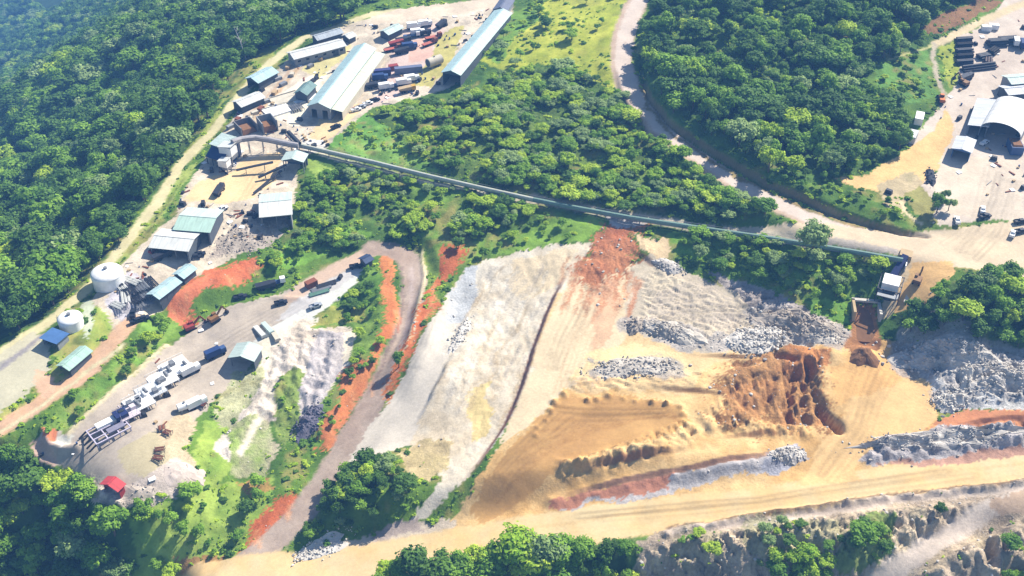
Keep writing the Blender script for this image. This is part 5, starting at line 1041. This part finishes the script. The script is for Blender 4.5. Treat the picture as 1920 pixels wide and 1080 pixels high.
# ------------------------------------------------------------------ trees: a few crowns shared by many
def crown_mesh(name, seed, lobes, nleaf, flat=.8, spread=1.0, leaf=.115, m=None):
    g = np.random.default_rng(seed); V = []; T = []
    cs = []; 
    for k in range(lobes):
        a = g.random()*6.283; r = math.sqrt(g.random())*.74*spread; z = g.uniform(-.5, .5)*flat*(1.25-r)
        if k == 0: a, r, z = 0, 0, .4*flat
        cs.append((math.cos(a)*r, math.sin(a)*r, z, g.uniform(.17, .44)))
    for cx_, cy_, cz_, lr in cs:
        tone = g.uniform(-.25, .25); n_ = int(nleaf*(lr/.36)**2)
        d = g.normal(size=(n_, 3)); d[:, 2] += .35; d /= np.linalg.norm(d, axis=1, keepdims=True); rad = lr*g.uniform(.45, 1.22, (n_, 1))*(1+.25*np.sin(d[:, :1]*7+seed)*np.sin(d[:, 1:2]*6))
        c = np.array([cx_, cy_, cz_])+d*rad*np.array([1, 1, .85]); nn = d+np.array([.12, .12, .4])+g.normal(size=(n_, 3))*.42; nn /= np.linalg.norm(nn, axis=1, keepdims=True)
        u_ = np.cross(nn, g.normal(size=(n_, 3))); u_ /= np.linalg.norm(u_, axis=1, keepdims=True); w_ = np.cross(nn, u_); s = leaf*g.uniform(.5, 1.15, (n_, 1)); s2 = s*g.uniform(.5, .95, (n_, 1))
        V.append(np.stack([c-u_*s, c-w_*s2*.9, c+u_*s, c+w_*s2], 1).reshape(-1, 3)); T.append(np.clip(.5+tone+g.normal(size=n_)*.28, 0, 1))
    V = np.concatenate(V); T = np.concatenate(T); nf = len(V)//4
    me = bpy.data.meshes.new(name); me.from_pydata(V.tolist(), [], np.arange(nf*4).reshape(-1, 4).tolist()); me.update()
    a = me.attributes.new('tone', 'FLOAT', 'FACE'); a.data.foreach_set('value', T.astype(np.float32)); me.materials.append(m); return me
def trunk_mesh(seed, m=BARK):
    """unit tree: crown centre at z = .68, ground at 0"""
    rr = random.Random(seed); b = MB(); top = (rr.uniform(-.03, .03), rr.uniform(-.03, .03), .6); b.tube((0, 0, -.18), top, .035, 7, .02)
    for k in range(4):
        a = k*1.57+rr.uniform(-.4, .4); z = rr.uniform(.36, .55); b.tube((top[0]*z/.6, top[1]*z/.6, z), (math.cos(a)*.24, math.sin(a)*.24, z+.2), .016, 5, .007)
    me = b.mesh('trunk'); me.materials.append(m); return me
TRUNK = [trunk_mesh(k) for k in range(3)]
SHAPES = [(19, 170, .8, 1.05), (15, 200, .6, 1.2), (22, 140, 1.0, .92), (13, 210, .7, .95)]
CROWN = {(s, l): crown_mesh('crown', 10*s+l, *SHAPES[s][:2], flat=SHAPES[s][2], spread=SHAPES[s][3], m=LEAF[l]) for s in range(4) for l in range(4)}
tone_w = ['dark green', 'mid green', 'bright green', 'grey green']; shape_w = ['rounded', 'wide crowned', 'tall bushy', 'compact']
CREST = {}
def scatter(poly, sp, hmin, hmax, wts, region, thin=1.0, cr=.5, sink=0.0, gap=None):
    """points of one wood: (x, y, height, width, leaf, shape, region)"""
    p = pl(poly); lo, hi_ = p.min(0), p.max(0); xs = np.arange(lo[0], hi_[0], sp); ys = np.arange(lo[1], hi_[1], sp); out = []
    if len(xs)*len(ys) > 60000: raise RuntimeError(region)
    X, Y = np.meshgrid(xs, ys); X = X+RNG.uniform(-.42, .42, X.shape)*sp; Y = Y+RNG.uniform(-.42, .42, X.shape)*sp
    k = inpoly(p, X, Y) & (RNG.random(X.shape) < thin)
    if gap is not None: k &= fbm(X, Y, 16, 3, 88)+RNG.uniform(-.12, .12, X.shape) > gap
    X, Y = X[k], Y[k]; ln = fbm(X, Y, 30, 3, 5)
    for x, y, q in zip(X, Y, ln):
        h = hmin+(hmax-hmin)*min(max(RNG.beta(1.1, 1.9)+.45*q, 0), 1.25); l = RNG.choice(4, p=np.array(wts)/sum(wts))
        out.append((x, y, h, h*cr*RNG.uniform(.75, 1.3), int(l), int(RNG.integers(4)), region, sink))
    return out
VZ = P_WOOD_L.replace('-900,-330 560,-330', '-60,-40 580,-45').replace('-300,820 -900,1000', '-200,760 -260,700')
TREES = []
TREES += scatter(VZ, 7.6, 6, 18, (6, 4, .8, 1.2), 'of the forest left of the ridge road', .97, .52)
TREES += scatter(P_WOOD_R.replace('1235,-200 2000,-330', '1235,-120 2000,-120'), 5.8, 4, 14, (5, 4, 1, .8), 'of the wood above the upper haul road', .95, .5)
TREES += scatter(P_MID, 2.9, 1.2, 6.2, (1, 4, 4, 3), 'of the scrub between haul road and conveyor', .9, .7, 0, -.2)
TREES += scatter(P_BELOW, 2.9, 1.2, 6.2, (1.2, 4, 4, 1.4), 'of the thicket below the covered conveyor', .9, .68, 0, -.24)
TREES += scatter(P_PIT, 3.8, 1.6, 6.5, (2, 4, 2.6, 1), 'on the green slope right of the red soil', .75, .66)
TREES += scatter(P_HILL, 5.2, 5, 10.5, (4, 4, 1.6, .6), 'on the wooded hill right of the crusher', .95, .54)
TREES += scatter(P_SW, 4.8, 4, 12, (3, 4, 2.4, .6), 'of the wood at the lower left corner', .95, .56)
TREES += scatter(P_S, 4.2, 5, 12.5, (2, 4, 2.4, 1), 'of the wood at the bottom edge', .97, .52)
TREES += scatter(P_KNOLL, 3.4, 2.2, 6.2, (2.5, 4, 2, .8), 'on the bushy knoll beside the bend', .95, .56)
TREES += scatter("300,590 332,606 300,652 200,742 128,812 85,810 105,776 182,712 262,634", 4.6, 2.2, 4.8, (2, 4, 2, .5), 'on the green bank above the machine yard', .5, .6)
TREES += scatter("700,470 722,482 722,602 714,682 662,732 622,802 592,832 600,790 655,690 668,620 650,600 640,560", 4.0, 2.0, 4.2, (2, 4, 2, .5), 'on the green strip inside the bend', .5, .6)
TREES += scatter("240,960 300,950 400,905 440,930 500,900 530,910 450,1000 420,1080 240,1100", 5.0, 3, 6.5, (1, 4, 3, .4), 'on the lower left grassy slope', .5, .58)
TREES += scatter("900,100 950,20 1000,-10 1180,-60 1165,60 1150,115 1100,110 960,130 900,150", 6.5, 2.5, 6, (2, 4, 2, .6), 'on the yellow green meadow', .17, .6)
TREES += scatter("640,240 690,216 730,240 790,300 760,310", 7, 2, 4, (1, 3, 3, .2), 'on the bright green triangle beside the conveyor', .25, .6)
TREES += scatter("870,440 960,410 1120,405 1140,425 1090,448 990,460 900,480 880,490", 5, 1.8, 4, (2, 4, 3, .4), 'on the grass above the white sand face', .45, .6)
TREES += scatter("1645,125 1740,95 1750,180 1700,205 1650,185", 6, 2, 4.5, (2, 4, 2, .4), 'on the clearing beside the footpath', .4, .6)
TREES += scatter("1500,345 1600,338 1640,372 1700,400 1740,425 1690,420 1600,395 1480,355 1400,318", 4.5, 2, 4.5, (2, 4, 2, .4), 'on the grass bank above the upper haul road', .6, .6)
TREES += scatter("1560,1030 1620,985 1668,990 1655,1040 1600,1085 1540,1110", 4.6, 4, 8, (2, 3, 3, 1), 'on the rock slope at the bottom right', .9, .55)
TREES += scatter("1450,1060 1520,1020 1570,1060 1540,1130 1450,1130", 4.6, 4, 8, (2, 4, 3, .2), 'at the foot of the rock slope', .9, .55)
TREES += scatter("1390,985 1560,975 1600,1000 1560,1075 1450,1085 1400,1040", 3.6, 1.4, 4.2, (2, 3, 2, 2), 'scattered on the rock slope below the haul road', .4, .7)
TREES += scatter("1270,1010 1330,1000 1340,1040 1290,1070 1260,1050", 3.6, 1.4, 4, (2, 3, 2, 2), 'at the left end of the rock slope', .5, .7)
TREES += scatter("1720,985 1760,960 1830,955 1825,975 1750,1005", 4.2, 3, 5.5, (3, 4, 1, .2), 'in the gully of the bottom right slope', .9, .56)
TREES += scatter("1860,1070 1880,1010 1930,1040 1960,1100 1860,1110", 4.6, 4, 8, (4, 4, 1, .2), 'at the bottom right corner', .9, .55)
TREES += scatter("415,200 455,150 500,108 470,150 440,195 420,225", 5, 2, 4, (2, 4, 1, .4), 'on the verge of the ridge road', .3, .6)
TREES += scatter("1225,215 1262,285 1330,340 1440,405 1400,402 1300,345 1240,290", 4.4, 3, 6.5, (3, 4, 1, 1), 'along the lower side of the upper haul road', .7, .56)
for u, v, h, l in ((680, 141, 3, 1), (663, 157, 3, 0), (645, 190, 3, 1), (652, 40, 6, 0), (597, 62, 4, 0), (742, 50, 3, 0), (860, 465, 5, 0), (905, 480, 4, 1)):
    p = at([[u, v]])[0]; TREES.append((p[0], p[1], h, h*.56, l, 3, 'standing alone in the camp', 0))
T_ = np.array([(t[0], t[1]) for t in TREES]); TZ = zat(T_[:, 0], T_[:, 1]); TH = np.array([t[2] for t in TREES])
rel = np.stack([T_[:, 0], T_[:, 1], TZ+TH*.6-CAMH], 1); dep = rel @ FWD; uu = 960+F*rel[:, 0]/dep; vv = 540-F*(rel @ UP)/dep
DUMP = inpoly(pl('1600,560 1652,560 1660,670 1580,670'), T_[:, 0], T_[:, 1])
inview = (uu > -20) & (uu < 1940) & (vv > -15) & (vv < 1085)
# leave out trees on cleared zones
onroad = np.array([ZID[min(np.searchsorted(GY, y), len(GY)-1), min(np.searchsorted(GX, x), len(GX)-1)] > 0 for x, y in T_])
size = np.array([t[2]*t[3] for t in TREES])/dep**2*np.where((uu > 10) & (uu < 1910) & (vv > 5) & (vv < 1065), 1, 0)*inview
onroad |= DUMP; size[onroad] = -1
order = np.argsort(-size); single = set(int(i) for i in order[:292] if size[i] > 0)
def tree(x, y, h, wd, l, s, label, group=None, name='tree'):
    z = float(zat(x, y)); t = thing(name, label, 'tree', (x, y, z), RNG.random()*6.28, group)
    o = link_mesh('trunk', TRUNK[int(RNG.integers(3))], None, t); o.scale = (h, h, h)
    o = link_mesh('crown', CROWN[(s, l)], None, t, (0, 0, h*.66)); o.scale = (wd, wd, h*.46); return t
rest = []
hcut = np.median([TREES[i][2] for i in single])
for i, t in enumerate(TREES):
    if onroad[i]: continue
    if i in single:
        big = 'tall' if t[2] > hcut*1.25 else 'low' if t[2] < hcut*.7 else 'middling'
        lab = f'{big} {tone_w[t[4]]} {shape_w[t[5]]} tree {t[6]}'
        tree(*t[:6], lab, lab)
    elif -160 < uu[i] < 2080 and -120 < vv[i] < 1200: rest.append((t[0], t[1], TZ[i], t[2], t[3], t[4], t[5]))
p = P3(1520, 478); tree(p.x, p.y, 15, 6.4, 3, 0, 'tall pale grey green tree leaning over the covered conveyor by the haul road')
p = P3(748, 688); tree(p.x, p.y, 7, 2.6, 1, 3, 'small lone tree casting its shadow across the bend road')
p = P3(1755, 400); tree(p.x, p.y, 9, 3.6, 0, 0, 'dark green tree above the junction next to the tyre heap')
p = P3(1768, 378); tree(p.x, p.y, 6, 2.4, 3, 3, 'pale silvery shrub tree right of the dark tree at the junction')
p = P3(1778, 395); tree(p.x, p.y, 6, 2.6, 3, 3, 'pale silvery shrub tree lowest beside the dark tree at the junction')
def dead_tree(u, v, h):
    p = P3(u, v); t = thing('dead_tree', 'bare white dead tree leaning over the verge of the ridge road', 'tree', p); b = MB(); b.tube((0, 0, -1), (-2.0, 1.0, h*.6), .42, 8, .25); b.tube((-2.0, 1.0, h*.6), (-4.2, 2.0, h), .25, 7, .08); b.build('trunk', PALEBARK, t)
    for k in range(7):
        a = k*1.3; z = h*(.45+.07*k); x = -2.0*z/(h*.6); q = MB(); q.tube((x, -x*.5, z), (x+math.cos(a)*2.6, -x*.5+math.sin(a)*2.6, z+1.8), .13, 6, .04); q.tube((x+math.cos(a)*1.3, -x*.5+math.sin(a)*1.3, z+.9), (x+math.cos(a+.8)*2.2, -x*.5+math.sin(a+.8)*2.2, z+2.4), .07, 5, .03); q.build('branch', PALEBARK, t)
dead_tree(462, 112, 17)
# the rest of the woods: one mass, instanced
def coll_of(name, objs):
    c = bpy.data.collections.new(name)
    for o in objs: c.objects.link(o)
    return c
def inst(name, pts, coll, kind='stuff'):
    """pts: x y z, rot, sx, sz, index"""
    pts = np.array(pts, float); me = bpy.data.meshes.new(name); me.vertices.add(len(pts)); me.vertices.foreach_set('co', pts[:, :3].ravel().astype(np.float32))
    sc = np.stack([pts[:, 4], pts[:, 4], pts[:, 5]], 1)
    a = me.attributes.new('sc', 'FLOAT_VECTOR', 'POINT'); a.data.foreach_set('vector', sc.ravel().astype(np.float32))
    a = me.attributes.new('rz', 'FLOAT', 'POINT'); a.data.foreach_set('value', pts[:, 3].astype(np.float32)); a = me.attributes.new('ix', 'INT', 'POINT'); a.data.foreach_set('value', pts[:, 6].astype(np.int32))
    o = link_mesh(name, me); o['kind'] = kind
    ng = bpy.data.node_groups.new(name, 'GeometryNodeTree'); ng.interface.new_socket('Geometry', in_out='INPUT', socket_type='NodeSocketGeometry'); ng.interface.new_socket('Geometry', in_out='OUTPUT', socket_type='NodeSocketGeometry')
    gi = ng.nodes.new('NodeGroupInput'); go = ng.nodes.new('NodeGroupOutput'); ip = ng.nodes.new('GeometryNodeInstanceOnPoints'); ci = ng.nodes.new('GeometryNodeCollectionInfo')
    ci.inputs['Collection'].default_value = coll; ci.inputs['Separate Children'].default_value = True; ci.inputs['Reset Children'].default_value = True
    def na(nm, dt):
        x = ng.nodes.new('GeometryNodeInputNamedAttribute'); x.data_type = dt; x.inputs['Name'].default_value = nm; return x.outputs['Attribute']
    cx_ = ng.nodes.new('ShaderNodeCombineXYZ'); L = ng.links; L.new(na('rz', 'FLOAT'), cx_.inputs['Z'])
    e2r = ng.nodes.new('FunctionNodeEulerToRotation'); L.new(cx_.outputs[0], e2r.inputs[0])
    L.new(gi.outputs[0], ip.inputs['Points']); L.new(ci.outputs[0], ip.inputs['Instance']); ip.inputs['Pick Instance'].default_value = True
    L.new(na('ix', 'INT'), ip.inputs['Instance Index']); L.new(e2r.outputs[0], ip.inputs['Rotation']); L.new(na('sc', 'FLOAT_VECTOR'), ip.inputs['Scale']); L.new(ip.outputs[0], go.inputs[0])
    md = o.modifiers.new('instances', 'NODES'); md.node_group = ng; return o
def whole_tree(s, l):
    """trunk and crown as one template, unit height and unit crown width"""
    c = CROWN[(s, l)]; v = np.empty(len(c.vertices)*3); c.vertices.foreach_get('co', v); v = v.reshape(-1, 3)*np.array([1, 1, .46])+np.array([0, 0, .66]); tk = TRUNK[s % 3]; tv = np.array([x.co[:] for x in tk.vertices])
    tv[:, :2] *= 1.8
    me = bpy.data.meshes.new('tree_template'); fs = np.arange(len(v)).reshape(-1, 4).tolist(); nf = len(fs); fs += [[i+len(v) for i in p.vertices] for p in tk.polygons]
    me.from_pydata(np.concatenate([v, tv]).tolist(), [], fs); me.update(); me.materials.append(LEAF[l]); me.materials.append(BARK)
    tn = np.full(len(fs), .5, np.float32); q = np.empty(nf, np.float32); c.attributes['tone'].data.foreach_get('value', q); tn[:nf] = q
    a = me.attributes.new('tone', 'FLOAT', 'FACE'); a.data.foreach_set('value', tn); me.polygons.foreach_set('material_index', np.r_[np.zeros(nf, np.int32), np.ones(len(fs)-nf, np.int32)]); return me
tmpl = []
for s in range(4):
    for l in range(4): tmpl.append(bpy.data.objects.new(f'tree_template_{s}{l}', whole_tree(s, l)))
C_T = coll_of('tree_templates', tmpl)
inst('forest', [(x, y, z, RNG.random()*6.28, wd, h, s*4+l) for x, y, z, h, wd, l, s in rest], C_T)
# undergrowth and tall grass
BM = [crown_mesh('bush', 200+k, 6, 26, .7, 1.1, .3, LEAF[(1, 2, 0, 2)[k]]) for k in range(4)]
C_B = coll_of('bush_templates', [bpy.data.objects.new(f'bush_template_{k}', m_) for k, m_ in enumerate(BM)])
xs = np.arange(-260, 300, 1.7); ys = np.arange(190, 680, 1.7); X, Y = np.meshgrid(xs, ys); X = (X+RNG.uniform(-1, 1, X.shape)).ravel(); Y = (Y+RNG.uniform(-1, 1, Y.shape)).ravel()
ix = np.clip(np.searchsorted(GX, X), 0, len(GX)-1); iy = np.clip(np.searchsorted(GY, Y), 0, len(GY)-1); vg = VEG[iy, ix]; zi = zat(X, Y)
rel = np.stack([X, Y, zi-CAMH], 1); dep = rel @ FWD; uu = 960+F*rel[:, 0]/dep; vv = 540-F*(rel @ UP)/dep
dens = np.clip(.5+1.6*fbm(X, Y, 14, 3, 66), .08, 1)*np.clip(vg, 0, 1)*.75
k = (RNG.random(len(X)) < dens) & (uu > -60) & (uu < 1980) & (vv > -60) & (vv < 1130) & (ZID[iy, ix] == 0)
X, Y, zi = X[k], Y[k], zi[k]; sz = .3+1.4*RNG.random(len(X))**3.5
inst('undergrowth', np.stack([X, Y, zi+.15*sz, RNG.random(len(X))*6.28, sz*1.25, sz*.65, RNG.integers(0, 4, len(X))], 1), C_B)
# loose stones
RKO = []
for k, m_ in enumerate((PROCK, ROCK, DROCK, BLROCK, PROCK)):
    me = RK[k].copy(); me.materials.clear(); me.materials.append(m_); RKO.append(bpy.data.objects.new(f'stone_template_{k}', me))
C_R = coll_of('stone_templates', RKO)
X = RNG.uniform(-240, 290, 60000); Y = RNG.uniform(190, 480, 60000); ix = np.clip(np.searchsorted(GX, X), 0, len(GX)-1); iy = np.clip(np.searchsorted(GY, Y), 0, len(GY)-1)
k = (RNG.random(len(X)) < np.clip((ROUGH[iy, ix]-.45)*1.2, 0, 1)*.55*(VEG[iy, ix] < .5)); X, Y = X[k], Y[k]; s = .14+.6*RNG.random(len(X))**5
inst('rubble', np.stack([X, Y, zat(X, Y), RNG.random(len(X))*6.28, s, s*.9, RNG.integers(0, 5, len(X))], 1), C_R)
# small litter of the two yards
db = [MB().box((0, 0, .4), (1.2, 1.0, .8)), MB().box((0, 0, .15), (2.6, .5, .3)), MB().tube((0, 0, 0), (0, 0, .9), .35, 10), MB().tube((-2, 0, .2), (2, 0, .2), .15, 6), MB().box((0, 0, .12), (1.8, 1.6, .2)), MB().box((0, 0, .7), (2.4, 1.4, 1.4), top=.8)]
DBO = []
for k, b_ in enumerate(db):
    me = b_.mesh('litter'); me.materials.append((TAN, RUST, BLUE, STEEL, WHITE, DSTEEL)[k]); DBO.append(bpy.data.objects.new(f'litter_template_{k}', me))
C_D = coll_of('litter_templates', DBO); X = RNG.uniform(-240, 290, 60000); Y = RNG.uniform(220, 640, 60000); ix = np.clip(np.searchsorted(GX, X), 0, len(GX)-1); iy = np.clip(np.searchsorted(GY, Y), 0, len(GY)-1); zz = ZID[iy, ix]
cl = np.clip(fbm(X, Y, 12, 3, 44)*3, 0, 1); k = ((zz == 4)*.34+(zz == 5)*.1+(zz == 6)*.06) * cl > RNG.random(len(X))
for pond in ("-260,840 0,668 62,622 92,640 98,690 42,742 0,768 -260,900", "455,300 530,285 520,330 475,372 400,385 350,372 372,340 440,320"): k &= ~inpoly(pl(pond), X, Y)
X, Y = X[k], Y[k]; s = RNG.uniform(.5, 1.3, len(X)); inst('litter', np.stack([X, Y, zat(X, Y), RNG.random(len(X))*6.28, s, s, RNG.integers(0, 6, len(X))], 1), C_D)
# ------------------------------------------------------------------ haze
hz, t_, b = nodemat('haze'); t_.nodes.remove(b); pv = N(t_, 'ShaderNodeVolumePrincipled'); pv.inputs['Color'].default_value = (0.18, 0.45, 1.0, 1); pv.inputs['Density'].default_value = 0.00025; pv.inputs['Anisotropy'].default_value = 0.0
t_.links.new(pv.outputs[0], t_.nodes['Material Output'].inputs['Volume'])
zb = float(Z.min())-1.5
o = MB().box((0, 1400, (zb+CAMH+6)/2), (4480, 3660, CAMH+6-zb)).build('haze', hz); o['kind'] = 'stuff'
